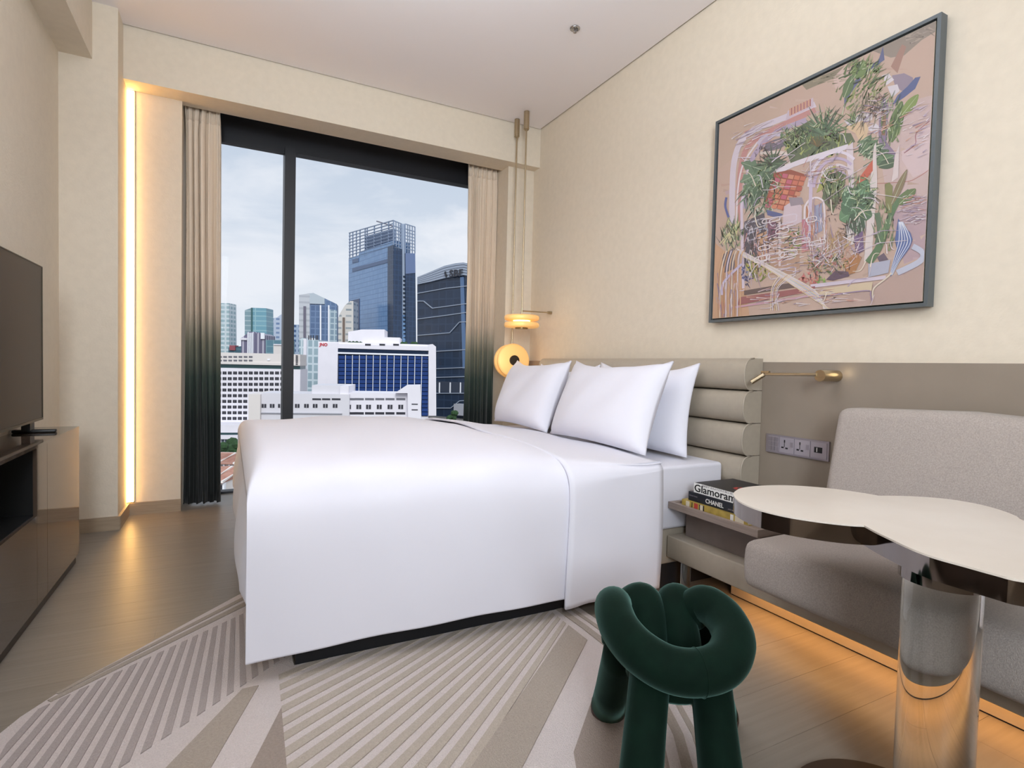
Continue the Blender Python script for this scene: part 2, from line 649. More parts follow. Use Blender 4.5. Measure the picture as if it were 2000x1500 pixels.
# ------------------------------------------------------------------ curtains
def curtain(name, label, x0, x1, y0, z0, z1, npl, seed, lean=0.0):
    rr = random.Random(seed)
    ph = [rr.uniform(-.5, .5) for _ in range(npl * 2 + 3)]

    def f(u, v):
        z = z0 + (z1 - z0) * v
        top = sstep(.93, 1.0, v)
        k = u * npl
        wob = ph[int(k) % len(ph)] * .35
        a = (.032 + .012 * math.sin(2.1 * k + seed)) * (1 - .45 * top) * (0.75 + .25 * (1 - v))
        yy = y0 + a * math.sin(2 * PI * k + wob + .35 * math.sin(3 * v + k)) + .004 * math.sin(9 * k + 4 * v)
        xx = x0 + (x1 - x0) * u + .008 * math.sin(4 * PI * k + 1) + .010 * math.sin(2.2 * v + k) * (1 - top) + lean * (1 - v) * u
        return (xx, yy, z)
    tcur = thing(name, label, 'curtain', ((x0 + x1) / 2, y0, z0), 'ombre curtains at the window')
    o = part(MB().grid(f, npl * 14, 26), 'curtain_cloth', M['curtain'], tcur)
    md = o.modifiers.new('thickness', 'SOLIDIFY')
    md.thickness = .003
    # gathered heading tape
    def h(u, v):
        p_ = f(u, .955 + .045 * v)
        return (p_[0], p_[1] - .004, p_[2])
    o = part(MB().grid(h, npl * 14, 2), 'heading_tape', M['curtain'], tcur)
    md = o.modifiers.new('thickness', 'SOLIDIFY')
    md.thickness = .003
    return tcur


curtain('curtain', 'ombre sand to dark green curtain beside the glowing light strip', -0.272, -0.070, 4.29, .012, 2.70, 5, 3, .03)
curtain('curtain', 'ombre sand to dark green curtain behind the brass pendant lamps', 1.765, 2.028, 4.31, .012, 2.70, 6, 11)

# ------------------------------------------------------------------ ceiling sprinkler
p0 = P(1123, 55, Z=ZC)
ts = thing('ceiling_sprinkler', 'small chrome sprinkler head set in the white ceiling', 'sprinkler', p0)
part(MB().lathe([(.0, -.001), (.030, -.001), (.028, -.006), (.018, -.008), (.016, -.002), (0, -.002)], p0, (0, 0, 1), 28), 'escutcheon', M['steel'], ts)
part(MB().cyl(p0, p0 - Vector((0, 0, .028)), .006, 12).cyl(p0 - Vector((0, 0, .024)), p0 - Vector((0, 0, .026)), .010, 16), 'deflector', M['steel'], ts)

# ================================================================== BED
YN, YF = 1.855, 3.56   # mattress near and far sides
tb = thing('bed', 'low upholstered bed base on a black recessed plinth under white linen', 'bed', (1.15, 2.73, 0))
part(MB().rbox(.14, 2.10, YN + .016, YF + .005, .114, .275, .010, 2), 'bed_base', M['leather'], tb)
part(MB().box(.20, 2.10, YN + .03, YF - .06, .0, .114), 'plinth', M['black'], tb)
mattress = MB().rbox(.14, 2.101, YN, YF, .277, .566, .018, 4).build('mattress', M['linen'])
mattress['label'] = 'thick mattress in a white fitted sheet on the bed base'
mattress['category'] = 'mattress'


# duvet: one draped sheet, cross profile from the near hem over the top to the far hem
def duvet_fn(x_head, x_foot, zt_fn, hem_near, hem_far, off=0.0, foot=True, nseed=0):
    # profile points (y, z) from near hem to far hem, parametrised 0..1
    def prof(t, x):
        zt = zt_fn(x)
        zc = zt + off
        yn, yf = 1.785 - off, 3.665 + off
        hn = hem_near(x)
        k_ = 1 - .72 * sstep(1.0, 1.62, x)      # crisper edge towards the head
        pts = [(yn + .012, hn), (yn + .004, .30), (yn + .004, zc - .20 * k_ - .02 * (1 - k_)), (yn + .022 * k_, zc - .105 * k_), (yn + .075 * k_, zc - .038 * k_), (yn + .19 * k_, zc - .005 * k_),
               (yn + .42, zc + .010 * k_), (2.72, zc + .020 * k_), (yf - .42, zc + .008 * k_), (yf - .17, zc - .02), (yf - .06, zc - .06), (yf - .01, zc - .16), (yf, zc - .3), (yf, hem_far)]
        k = t * (len(pts) - 1)
        i = min(int(k), len(pts) - 2)
        u = k - i
        g_ = lambda q: Vector(pts[max(0, min(len(pts) - 1, q))])
        p0_, p1_, p2_, p3_ = g_(i - 1), g_(i), g_(i + 1), g_(i + 2)
        v = 0.5 * ((2 * p1_) + (p2_ - p0_) * u + (2 * p0_ - 5 * p1_ + 4 * p2_ - p3_) * u * u + (3 * p1_ - p0_ - 3 * p2_ + p3_) * u ** 3)
        return v.x, v.y, zc

    def f(a, t):
        # a: 0..0.7 along the bed from head to foot, 0.7..1 down the foot end
        af = .86 if foot else 1.0
        if a <= af:
            x = x_head + (x_foot + .13 - x_head) * (a / af) if foot else x_head + (x_foot - x_head) * a
            D = 0.0
        else:
            th = (a - af) / (1 - af) * PI / 2
            x = x_foot + .13 * (1 - math.sin(th))
            D = .135 * (1 - math.cos(th))
        y, z, zc = prof(t, x)
        wr = .006 * math.sin(7 * x + 3 * y + nseed) + .004 * math.sin(13 * x - 9 * y)
        top_w = sstep(zc - .10, zc - .03, z)
        side_w = (1 - top_w) * (1 if y < 2.2 else 0)
        z0 = z
        z += wr * top_w
        y += (.008 * math.sin(5.2 * x + 1 + nseed) * sstep(.55, .15, z0) + .004 * math.sin(17 * x + 5 * z0)) * side_w
        if D > 0:
            lim = zc + .040 - D
            kk = .006
            if z > lim - .15:
                z = lim - kk * math.log(1 + math.exp(-max(-.15, min(.15, z - lim)) / kk))
        return (x, y, z)
    return f


ztop = lambda x: .672 - .078 * sstep(.85, 1.6, x)
td = thing('duvet', 'smooth white duvet spread over the bed and hanging down its side', 'duvet', (.9, 2.7, .28))
hem_main = lambda x: .078 + .016 * math.sin((x - .05) / 1.2 * PI) - .004
part(MB().grid(duvet_fn(1.60, .05, ztop, hem_main, .30), 90, 200), 'duvet_cover', M['linen'], td)


def foot_flap(u, v):
    # the end of the duvet hanging at the foot: bulges out, curls in at its hem
    y = 1.815 + (3.64 - 1.815) * v
    e = min(v / .05, (1 - v) / .05, 1.0)
    D = .462 - (.40 - .10 * (1 - e)) * (1 - u)
    x = .062 - .034 * sstep(.02, .75, u) * (.35 + .65 * e) + .075 * sstep(.84, 1.0, u) - .006 * math.sin(9 * y)
    return (x, y, .672 - D + .012 * math.sin(3 * y) * u)


part(MB().grid(foot_flap, 24, 60), 'foot_flap', M['linen'], td)
hem_fold = lambda x: .058 - .014 * sstep(1.3, 1.2, x)
part(MB().grid(duvet_fn(1.655, 1.185, ztop, hem_fold, .32, off=.012, foot=False, nseed=2), 18, 110), 'turned_down_fold', M['linen'], td)
for o in td.children:
    if o.name.startswith('duvet_cover'):
        sm_ = o.modifiers.new('soften', 'SMOOTH')
        sm_.factor = .5
        sm_.iterations = 5
    md = o.modifiers.new('thickness', 'SOLIDIFY')
    md.thickness = .012
    md.offset = -1


# pillows: plump body, pinched corners
def pillow(label, xb, xt, y0, y1, ys, zb, zt, thick, seed):
    """leaning from bottom line (xb, zb) to top line (xt, zt); ys shifts the top edge along Y"""
    rr = random.Random(seed)
    bot, top = Vector((xb, (y0 + y1) / 2, zb)), Vector((xt, (y0 + y1) / 2 + ys, zt))
    vdir = (top - bot)
    hgt = vdir.length
    vdir.normalize()
    udir = Vector((0, 1, 0))
    ndir = udir.cross(vdir).normalized()
    if ndir.x > 0:
        ndir = -ndir
    wid = (y1 - y0)

    def surf(sgn):
        def f(a, b):
            u, v = a * 2 - 1, b * 2 - 1
            pu = u * (1 - .075 * (1 - v * v) ** 1.0 * abs(u) ** 3)
            pv = v * (1 - (.30 if v > 0 else .015) * (1 - abs(u) ** 1.7) * abs(v) ** 3)
            th = (max(0, 1 - u ** 4) ** .62) * (max(0, 1 - v ** 4) ** .62)
            th *= 1 + .10 * math.sin(3 * u + rr_ph) * math.cos(2 * v)
            sag = .02 * (1 - v) * (1 - u * u)
            if v < 0:
                th = max(th, .55 * (max(0, 1 - u ** 4) ** .62) * (1 - (-v) ** 14))
            wr = .004 * math.sin(9 * u + 4 * v + rr_ph) * th
            return bot + vdir * (hgt * (pv + 1) / 2) + udir * (wid / 2 * pu) + ndir * (sgn * (thick / 2 * th + .0045) + sag + wr)
        return f
    rr_ph = rr.uniform(0, 6)
    mb = MB()
    mb.grid(surf(1), 26, 22)
    mb.grid(surf(-1), 26, 22)
    f1, f2 = surf(1), surf(-1)
    loop = [(i / 26, 0) for i in range(26)] + [(1, i / 22) for i in range(22)] + [(1 - i / 26, 1) for i in range(26)] + [(0, 1 - i / 22) for i in range(22)]
    nl = len(loop)
    mb.add([f1(*q) for q in loop] + [f2(*q) for q in loop], [(i, (i + 1) % nl, (i + 1) % nl + nl, i + nl) for i in range(nl)], True)
    o = mb.build('pillow', M['linen'], None, origin=bot, weld=.0006)
    return tag(o, label, 'pillow', 'white bed pillows')


ZP = .612
pillow('white pillow leaning in front on the reading lamp side of the bed', 1.66, 1.885, 1.90, 2.72, .08, ZP, 1.04, .17, 1)
pillow('white pillow leaning in front on the window side of the bed', 1.66, 1.885, 2.76, 3.47, .10, ZP, 1.04, .17, 2)
pillow('white pillow against the headboard on the reading lamp side', 1.945, 2.062, 1.935, 2.74, .05, ZP - .03, 1.035, .125, 3)
pillow('white pillow against the headboard on the window side', 1.945, 2.062, 2.77, 3.50, .03, ZP - .03, 1.02, .125, 4)

# ------------------------------------------------------------------ headboard: five padded rolls
th_ = thing('headboard', 'taupe leather headboard of five stacked padded rolls', 'headboard', (2.17, 2.69, .30))
HB0, HB1 = 1.752, 3.64
zs = [.300, .4545, .606, .758, .911, 1.064]
for i in range(5):
    z0, z1 = zs[i] + .002, zs[i + 1] - .002
    n = 14
    prof = [(2.228, z0)] + [(2.165 - .062 * math.sin(PI * k / n) ** .62 * 1.0, z0 + (z1 - z0) * (.5 - .5 * math.cos(PI * k / n))) for k in range(n + 1)] + [(2.228, z1)]
    mb = MB()
    m_ = len(prof)
    v = [(p_[0], HB0 + .004, p_[1]) for p_ in prof] + [(p_[0], HB1, p_[1]) for p_ in prof]
    mb.add(v, [(k, k + 1, k + 1 + m_, k + m_) for k in range(m_ - 1)], True)
    mb.add(v[:m_], [tuple(range(m_))])
    mb.add(v[m_:], [tuple(range(m_))])
    ro = part(mb, 'padded_roll', M['leather'], th_)
    part(MB().tube([(p_[0] + .001, HB0 + .003, p_[1]) for p_ in prof[1:-1]], .0035, 6), 'piping', M['leather'], ro)
part(MB().box(2.20, 2.2295, HB0 + .01, HB1 - .005, .30, 1.058), 'backing_board', M['panel'], th_)

wp = thing('wall_panel', 'low taupe upholstered wall panel behind the headboard and bench', 'wall panel', (2.25, 1.2, 0))
part(MB().box(2.230, XR - .001, YB + .05, 4.09, .004, 1.046), 'panel_board', M['panel'], wp)

# ================================================================== PENDANT LAMPS
def pendant(x, y, label, zl, kind):
    tp = thing('pendant_lamp', label, 'pendant lamp', (x, y, zl), 'brass pendant lamps by the bed')
    part(MB().cyl((x, y, ZC - .001), (x, y, ZC - .135), .021, 20).cyl((x, y, ZC - .135), (x, y, ZC - .142), .016, 20), 'ceiling_canopy', M['brass'], tp)
    top = 1.395 if kind == 'flat' else zl + .14
    part(MB().cyl((x, y, ZC - .14), (x, y, top), .0062, 10), 'rod', M['brass'], tp)
    disc = [(0, -.020), (.120, -.020), (.130, -.016), (.135, -.008), (.135, .008), (.130, .016), (.120, .020), (0, .020)]
    if kind == 'flat':
        for dz in (1.373, 1.318):
            part(MB().lathe(disc, (x, y, dz), (0, 0, 1), 48), 'glass_disc', M['amber'], tp)
        part(MB().cyl((x, y, 1.353), (x, y, 1.338), .066, 32), 'light_core', M['lampcore'], tp)
        part(MB().cyl((x, y, 1.298), (x, y, 1.288), .05, 28), 'hub', M['brass_dark'], tp)
        part(MB().cyl((x, y, 1.391), (x, y, 1.402), .03, 20), 'top_cap', M['brass_dark'], tp)
        w_ = P(1077, 611, X=XR)
        part(MB().cyl((x, y, 1.428), (XR - .02, w_.y, 1.428), .005, 10).cyl((XR - .035, w_.y, 1.428), (XR, w_.y, 1.428), .012, 14), 'wall_stay', M['brass'], tp)
    else:
        ax = Vector((-.10, -1, .06)).normalized()
        c = Vector((x, y, zl))
        for k in (-.036, .036):
            part(MB().lathe(disc, c + ax * k, ax, 48), 'glass_disc', M['amber'], tp)
        part(MB().cyl(c - ax * .016, c + ax * .016, .075, 32), 'light_core', M['lampcore'], tp)
        part(MB().cyl(c + ax * .05, c + ax * .070, .040, 28).cyl(c - ax * .06, c + ax * .05, .010, 12), 'hub', M['dark_hub'], tp)
        part(MB().cyl(c + Vector((0, 0, .14)), c, .006, 10), 'stem', M['brass'], tp)
    l = bpy.data.lights.new('pendant_glow', 'POINT')
    l.energy = .8
    l.color = (1.0, .74, .42)
    l.shadow_soft_size = .10
    o = bpy.data.objects.new('pendant_glow', l)
    col.objects.link(o)
    o.parent = tp
    o.location = Vector((x - .16, y - .20, zl)) - tp.location
    return tp


pendant(2.018, 3.774, 'brass pendant lamp with two flat amber glass discs and a wall stay', 1.345, 'flat')
pendant(2.018, 3.93, 'lower brass pendant lamp with upright round amber discs and dark hub', 1.040, 'upright')

# ================================================================== READING LAMP AND SOCKETS
rl = thing('reading_lamp', 'slim brass reading lamp with a folding arm on the taupe panel', 'wall lamp', (2.23, 1.40, .993))
part(MB().cyl((2.2295, 1.402, .990), (2.118, 1.402, .990), .0235, 28), 'wall_cylinder', M['brass'], rl)
part(MB().cyl((2.119, 1.415, .9945), (2.119, 1.655, .9895), .0068, 12).cyl((2.119, 1.635, .9985), (2.119, 1.675, .9985), .0062, 12), 'arm', M['brass'], rl)
part(MB().cyl((2.117, 1.662, .988), (2.085, 1.700, .952), .0105, 18, .0105), 'lamp_head', M['brass'], rl)
l = bpy.data.lights.new('reading_glow', 'POINT')
l.energy = .03
l.color = (1, .8, .5)
l.shadow_soft_size = .02
o = bpy.data.objects.new('reading_glow', l)
col.objects.link(o)
o.parent = rl
o.location = Vector((2.205, 1.360, 1.005)) - rl.location

so = thing('socket_plate', 'long brushed steel socket plate with switches and two power outlets', 'socket', (2.2295, 1.567, .673))
SX = 2.2295
part(MB().box(SX - .008, SX, 1.417, 1.718, .632, .715), 'faceplate', M['plate'], so)
for k, (a, b) in enumerate(((1.705, 1.650), (1.6455, 1.575), (1.571, 1.500), (1.495, 1.425))):
    md = part(MB().box(SX - .0105, SX - .008, b, a, .640, .707), 'module', M['plate_mod'], so)
    yc = (a + b) / 2
    if k == 0:
        for r_ in range(3):
            for c_ in range(3):
                part(MB().box(SX - .0125, SX - .0105, b + .003 + c_ * .0172, b + .0185 + c_ * .0172, .643 + r_ * .0212, .662 + r_ * .0212), 'switch_key', M['plate'], md)
    elif k < 3:
        part(MB().box(SX - .0108, SX - .0100, yc + .008, yc + .014, .685, .697)
             .box(SX - .0108, SX - .0100, yc + .014, yc + .026, .659, .666).box(SX - .0108, SX - .0100, yc - .006, yc + .006, .657, .664)
             .box(SX - .0108, SX - .0100, yc + .0095, yc + .0125, .665, .685), 'socket_holes', M['slot'], md)
        part(MB().box(SX - .0125, SX - .0105, yc - .030, yc - .018, .668, .690), 'rocker', M['plate'], md)
    else:
        part(MB().box(SX - .0112, SX - .0100, yc - .016, yc + .020, .663, .687), 'usb_ports', M['slot'], md)
        part(MB().box(SX - .0118, SX - .0112, yc + .006, yc + .009, .666, .684), 'port_contact', M['white_print'], md)

# ================================================================== BENCH
XB, BY0, BY1 = 1.768, -1.2, 1.862
be = thing('bench', 'long low taupe bench platform on clear legs along the wall', 'bench', (2.0, .4, 0))
part(MB().rbox(XB, 2.228, BY0, BY1, .152, .252, .006, 2), 'platform', M['leather'], be)
part(MB().box(2.005, 2.226, BY0 + .02, 1.70, .006, .152), 'plinth', M['leather'], be)
part(MB().box(2.010, 2.226, BY0 + .02, 1.70, .0, .006), 'shadow_gap', M['black'], be)
for yy in (1.81, -1.1):
    part(MB().cyl((1.838, yy, .001), (1.838, yy, .1515), .022, 28), 'leg', M['acrylic'], be)
part(MB().box(1.930, 1.950, BY0 + .1, 1.62, .143, .1519), 'light_profile', M['brass_dark'], be)
lo = area('bench_glow', (0, 0, 0), (0, 0, 0), .03, 2.7, 5.2, (1.0, .50, .17))
lo.parent = be
lo.location = Vector((1.935, .27, .141)) - be.location

# seat cushion
def seat_fn(co):
    x, y, z = co
    top = sstep(.34, .42, z)
    z += .012 * top * (1 - ((y - .35) / .98) ** 2) * (1 - ((x - 1.85) / .30) ** 2)
    x -= .010 * math.sin((z - .255) / .165 * PI) * (1 if x < 1.8 else 0)
    return Vector((x, y, z))


o = MB().rbox(1.595, 2.200, -.60, 1.310, .2535, .418, .032, 4, seat_fn, 3).build('seat_cushion', M['fabric'])
tag(o, 'thick grey woven seat cushion on the bench platform', 'cushion')
# back cushion, leaning on the panel
def back_fn(co):
    x, y, z = co
    h = (z - .425) / .45
    x = x - .075 + .09 * h
    z = z + .008 * math.sin(9 * y) * sstep(.6, 1, h)
    return Vector((x, y, z))


o = MB().rbox(2.035, 2.185, -.60, 1.288, .432, .880, .036, 4, back_fn, 4).build('back_cushion', M['fabric'])
tag(o, 'tall grey woven back cushion leaning against the taupe wall panel', 'cushion')

# bedside tray on a suede box
tr_ = thing('bedside_tray', 'greyed oak tray on a mauve suede box holding books', 'tray', (2.0, 1.62, .252))
part(MB().box(1.842, 2.099, 1.435, 1.822, .2525, .380), 'box_body', M['suede'], tr_)
part(MB().box(1.765, 2.100, 1.385, 1.845, .380, .400), 'tray_floor', M['tray_wood'], tr_)
for b in ((1.758, 1.776, 1.380, 1.850), (2.086, 2.101, 1.380, 1.850), (1.776, 2.086, 1.380, 1.396), (1.776, 2.086, 1.834, 1.850)):
    part(MB().box(b[0], b[1], b[2], b[3], .380, .409), 'rim', M['tray_wood'], tr_)


# books: spines face the camera side (-X)
def book(label, x0, x1, y0, y1, z0, z1, mcov, mspine, rot):
    tbk = thing('book', label, 'book', (x0, (y0 + y1) / 2, z0), 'books stacked on the bedside tray')
    tbk.rotation_euler = (0, 0, rot)
    loc = tbk.location.copy()
    tk = .0025
    part(MB().box(x0, x1, y0, y1, z0, z0 + tk).box(x0, x1, y0, y1, z1 - tk, z1), 'cover', mcov, tbk)
    part(MB().box(x0 - .0015, x0 + tk, y0, y1, z0, z1), 'spine', mspine, tbk)
    part(MB().box(x0 + tk, x1 - .004, y0 + .004, y1 - .004, z0 + tk, z1 - tk), 'pages', M['paper'], tbk)
    return tbk


def spine_mat(x, y, z, loc):
    # text runs towards -Y, up is Z, faces -X
    m_ = Matrix(((0, 0, -1, 0), (-1, 0, 0, 0), (0, 1, 0, 0), (0, 0, 0, 1)))
    m_.translation = Vector((x, y, z)) - loc
    return m_


zt0 = .4002
b3 = book('patterned gold and red book at the bottom of the stack', 1.792, 2.02, 1.455, 1.800, zt0, zt0 + .029, M['gold_book'], M['gold_book'], 0)
for (a, b, mm) in ((1.775, 1.755, 'paper'), (1.742, 1.738, 'black_print'), (1.728, 1.707, 'red_print'), (1.699, 1.672, 'black_print'), (1.694, 1.678, 'paper'), (1.535, 1.520, 'white_print'), (1.512, 1.470, 'paper')):
    part(MB().box(1.7898 - (.0004 if mm == 'paper' else 0), 1.7905, b, a, zt0 + .002, zt0 + .027), 'spine_print', M[mm], b3)
zt1 = zt0 + .0295
b2 = book('dark navy book with white capitals in the middle of the stack', 1.805, 2.03, 1.475, 1.775, zt1, zt1 + .038, M['navy_book'], M['navy_book'], 0)
text_mesh('CHANEL', .026, M['white_print'], 'title_lettering', b2, spine_mat(1.8030, 1.678, zt1 + .009, b2.location), sx=.95, bold=.0003)
text_mesh('COLLECTIONS', .007, M['plate'], 'small_lettering', b2, spine_mat(1.8030, 1.770, zt1 + .020, b2.location))
text_mesh('AND HER WORLD', .008, M['plate'], 'small_lettering', b2, spine_mat(1.8030, 1.560, zt1 + .008, b2.location))
zt2 = zt1 + .0385
b1 = book('black covered book with a white spine on top of the stack', 1.812, 2.05, 1.470, 1.752, zt2, zt2 + .042, M['black_book'], M['white_print'], 0)
text_mesh('Glamorama', .044, M['black_print'], 'title_lettering', b1, spine_mat(1.8100, 1.750, zt2 + .006, b1.location), sx=1.18, bold=.0006)
text_mesh('BRET EASTON ELLIS', .0095, M['plate'], 'small_lettering', b1, spine_mat(1.8098, 1.705, zt2 + .0335, b1.location), sx=1.9)
mb = MB()
for k in range(9):
    a = k * 2 * PI / 9
    c = Vector((1.90 + .022 * math.cos(a), 1.575 + .03 * math.sin(a), zt2 + .0422))
    mb.box(c.x - .008, c.x + .008, c.y - .006, c.y + .006, zt2 + .0421, zt2 + .0424)
part(mb, 'cover_print', M['red_print'], b1)

# ================================================================== SIDE TABLE
ZT = .65
back = [(1433, 963), (1438, 958), (1449, 953), (1478, 949), (1521, 947.4), (1565, 949), (1623, 954), (1681, 962), (1716, 968), (1753, 968.3), (1797, 970), (1855, 975), (1913, 985), (1956, 996.7), (1985, 1008), (2000, 1017)]
front = [(2000, 1133.6), (1942, 1120), (1884, 1104), (1826, 1088), (1782, 1072), (1739, 1052), (1710, 1038), (1688, 1026), (1652, 1023.7), (1594, 1017), (1536, 1007.7), (1490, 997), (1463, 988), (1443, 978), (1434.5, 970)]
bk = [P(x, y, Z=ZT) for x, y in back]
ft = [P(x, y, Z=ZT) for x, y in front]
# close the lobe beyond the frame with a round end; the two waists stay sharp
nb_, nf_ = 8, 7
end = [Vector((1.66, .50, ZT)), Vector((1.56, .375, ZT)), Vector((1.42, .325, ZT)), Vector((1.30, .355, ZT))]
big_l = catmull(bk[nb_:] + end + ft[:nf_ + 1], 4)
small_l = catmull(ft[nf_:] + bk[:nb_ + 1], 4)
outl = [(p_.x, p_.y) for p_ in big_l[:-1] + small_l[:-1]]
tt = thing('side_table', 'two lobed cream stone table with mirrored edge on a clear column', 'table', (1.33, .62, 0))
part(MB().prism(outl, ZT - .004, ZT), 'table_top', M['marble'], tt)
mb = MB()
for lobe in (big_l, small_l):
    n = len(lobe)
    mb.add([(p_.x, p_.y, ZT - .046) for p_ in lobe] + [(p_.x, p_.y, ZT - .0042) for p_ in lobe], [(i, i + 1, i + 1 + n, i + n) for i in range(n - 1)], True)
tri = tessellate_polygon([[Vector((p_[0], p_[1], 0)) for p_ in outl]])
mb.add([(p_[0], p_[1], ZT - .046) for p_ in outl], [tuple(t_) for t_ in tri])
part(mb, 'mirrored_edge', M['mirror'], tt)
pc = Vector((1.372, .612, 0))
part(MB().cyl(pc + Vector((0, 0, .560)), pc + Vector((0, 0, ZT - .046)), .079, 64), 'collar', M['mirror'], tt)
part(MB().cyl(pc + Vector((0, 0, .012)), pc + Vector((0, 0, .560)), .071, 64), 'clear_column', M['acrylic'], tt)
part(MB().cyl((1.305, .655, 0.0), (1.305, .655, .012), .200, 64), 'base_disc', M['base_brown'], tt)

# ================================================================== STOOL
F2 = Vector((math.sin(YAW), math.cos(YAW), 0))
R2 = Vector((math.cos(YAW), -math.sin(YAW), 0))
SC = Vector((.925, .945, 0))


def SP(r_, f_, z_):
    return SC + R2 * r_ + F2 * f_ + Vector((0, 0, z_))


ST = thing('stool', 'dark green velvet stool of thick knotted tubes with four legs', 'stool', SC)
# front loop: from the raised left arm round the front to the raised right arm
ctl = [(-.100, .125, .365), (-.118, .10, .405), (-.131, .045, .418), (-.128, -.02, .405), (-.10, -.078, .385), (-.045, -.115, .366), (.02, -.122, .362), (.082, -.100, .372), (.124, -.045, .395), (.126, .02, .416), (.102, .07, .425), (.080, .092, .405), (.066, .11, .36)]
pts = catmull([SP(*c) for c in ctl], 7)
nn = len(pts)
rad = []
for i in range(nn):
    u = i / (nn - 1)
    e = min(u, 1 - u)
    rad.append(.0425 * math.sqrt(max(.02, min(1, 1 - max(0, 1 - e / .05) ** 2))) * (1 + .12 * math.sin(u * PI)))
part(MB().tube(pts, rad, 22), 'front_loop', M['velvet'], ST)
mid_ = pts[nn // 2]
tan_ = (pts[nn // 2 + 1] - pts[nn // 2 - 1]).normalized()
part(MB().lathe([(rad[nn // 2] + .0006, -.0015), (rad[nn // 2] + .0016, 0), (rad[nn // 2] + .0006, .0015)], mid_, tan_, 40), 'seam', M['velvet'], ST)
# back loops: two tubes rising inside the ring and meeting at a crease
for s in (-1, 1):
    ctl = [(s * .100, .11, .28), (s * .092, .135, .34), (s * .066, .140, .385), (s * .042, .125, .405), (s * .036, .09, .385), (s * .040, .06, .335), (s * .042, .04, .27)]
    pts = catmull([SP(*c) for c in ctl], 6)
    nn = len(pts)
    rad = [.047 * math.sqrt(max(.05, min(1, 1 - max(0, 1 - min(i / (nn - 1), 1 - i / (nn - 1)) / .08) ** 2))) for i in range(nn)]
    part(MB().tube(pts, rad, 20), 'back_loop', M['velvet'], ST)
part(MB().lathe([(0, -.02), (.085, -.018), (.105, 0), (.09, .02), (0, .028)], SP(0, 0, .285), (0, 0, 1), 32), 'seat_pad', M['velvet'], ST)
legs = [((-.095, .09, .33), (-.090, .292, .0125)), ((.10, .085, .33), (.225, .262, .0125)), ((-.068, -.07, .34), (-.135, -.235, .0125)), ((.062, -.07, .34), (.060, -.235, .0125))]
for a, b in legs:
    a, b = SP(*a), SP(*b)
    lg = part(MB().tube([a, a.lerp(b, .3), a.lerp(b, .7), b + (a - b) * .075], [.044, .044, .046, .049], 22), 'leg', M['velvet'], ST)
    bb = b + (a - b) * .075
    part(MB().tube([bb, b + (a - b) * .02, b], [.0500, .0496, .047], 22), 'foot_cap', M['rubber'], lg)

# ================================================================== TV AND CONSOLE
tcn_ = thing('tv_console', 'long bronze glass media console with a dark open niche', 'cabinet', (-.735, 2.2, 0))
CX0, CX1, CY0, CY1, CZ = XL + .002, -.638, .60, 3.296, .660
part(MB().box(CX0, CX1 - .014, CY0, CY1 - .004, .040, .394).box(CX0, CX1 - .014, 2.654, CY1 - .004, .394, CZ - .012).box(CX0, CX0 + .012, CY0, 2.654, .394, CZ - .012), 'carcass', M['tv_body'], tcn_)
part(MB().box(CX0, CX1 - .012, CY0 + .01, CY1 - .012, 0, .040), 'plinth', M['base_brown'], tcn_)
part(MB().box(CX0, CX1, CY0, CY1, CZ - .012, CZ), 'glass_top', M['bronze_glass'], tcn_)
part(MB().box(CX1 - .013, CX1 - .001, 2.642, 2.7725, .044, CZ - .0125), 'front_panel', M['bronze_glass'], tcn_)
part(MB().box(CX1 - .013, CX1 - .001, 2.7755, CY1, .044, CZ - .0125), 'front_panel', M['bronze_glass'], tcn_)
for a, b in ((1.62, 2.640), (CY0, 1.617)):
    part(MB().box(CX1 - .013, CX1 - .001, a, b, .044, .392), 'drawer_front', M['bronze_glass'], tcn_)

tv = thing('television', 'large flat television with a dark brown screen on the console', 'television', (-.76, 2.6, CZ))
part(MB().rbox(-.790, -.752, 1.955, 3.190, .706, 1.395, .004, 2), 'back_shell', M['tv_body'], tv)
part(MB().box(-.7519, -.7500, 1.960, 3.185, .716, 1.391), 'screen', M['tv'], tv)
part(MB().box(-.7535, -.7480, 1.955, 3.190, .706, .716).box(-.7535, -.7480, 3.185, 3.190, .706, 1.395).box(-.7535, -.7480, 1.955, 3.190, 1.391, 1.395), 'bezel', M['tv_bezel'], tv)
for yy in (3.06, 2.09):
    part(MB().box(-.785, -.755, yy - .03, yy + .03, CZ + .012, .708).rbox(-.822, -.672, yy - .014, yy + .014, CZ + .0005, CZ + .014, .004, 2), 'foot', M['tv_body'], tv)

# ================================================================== RUG
ZR = .009
rug_right = [(1.292, 1.878), (1.298, 1.70), (1.294, 1.50), (1.275, 1.34), (1.235, 1.19), (1.165, 1.04), (1.07, .90), (.95, .76), (.78, .62), (.55, .48), (.30, .42)]
rug_out = [(-.530, 1.80), (-.525, 1.85), (-.50, 1.913), (-.425, 2.031), (-.31, 2.153), (.051, 2.557), (.185, 2.71), (.195, 2.71), (.195, 1.878)] + rug_right + [(.05, .48), (-.2, .62), (-.40, .95), (-.50, 1.35)]
rg = thing('rug', 'pale pink rug with carved taupe stripes under the bed and stool', 'rug', (.4, 1.4, 0))
part(MB().prism(rug_out, 0.0003, ZR), 'rug_ground', M['rug_light'], rg)


def fp(x, y):
    p_ = P(x, y, Z=ZR)
    return (p_.x, p_.y)


def half(poly, p_, q_, keep):
    """keep the side of line p-q on which the point keep lies"""
    a, b = q_[1] - p_[1], p_[0] - q_[0]
    c = a * p_[0] + b * p_[1]
    if a * keep[0] + b * keep[1] < c:
        a, b, c = -a, -b, -c
    return clip_poly(poly, a, b, c)


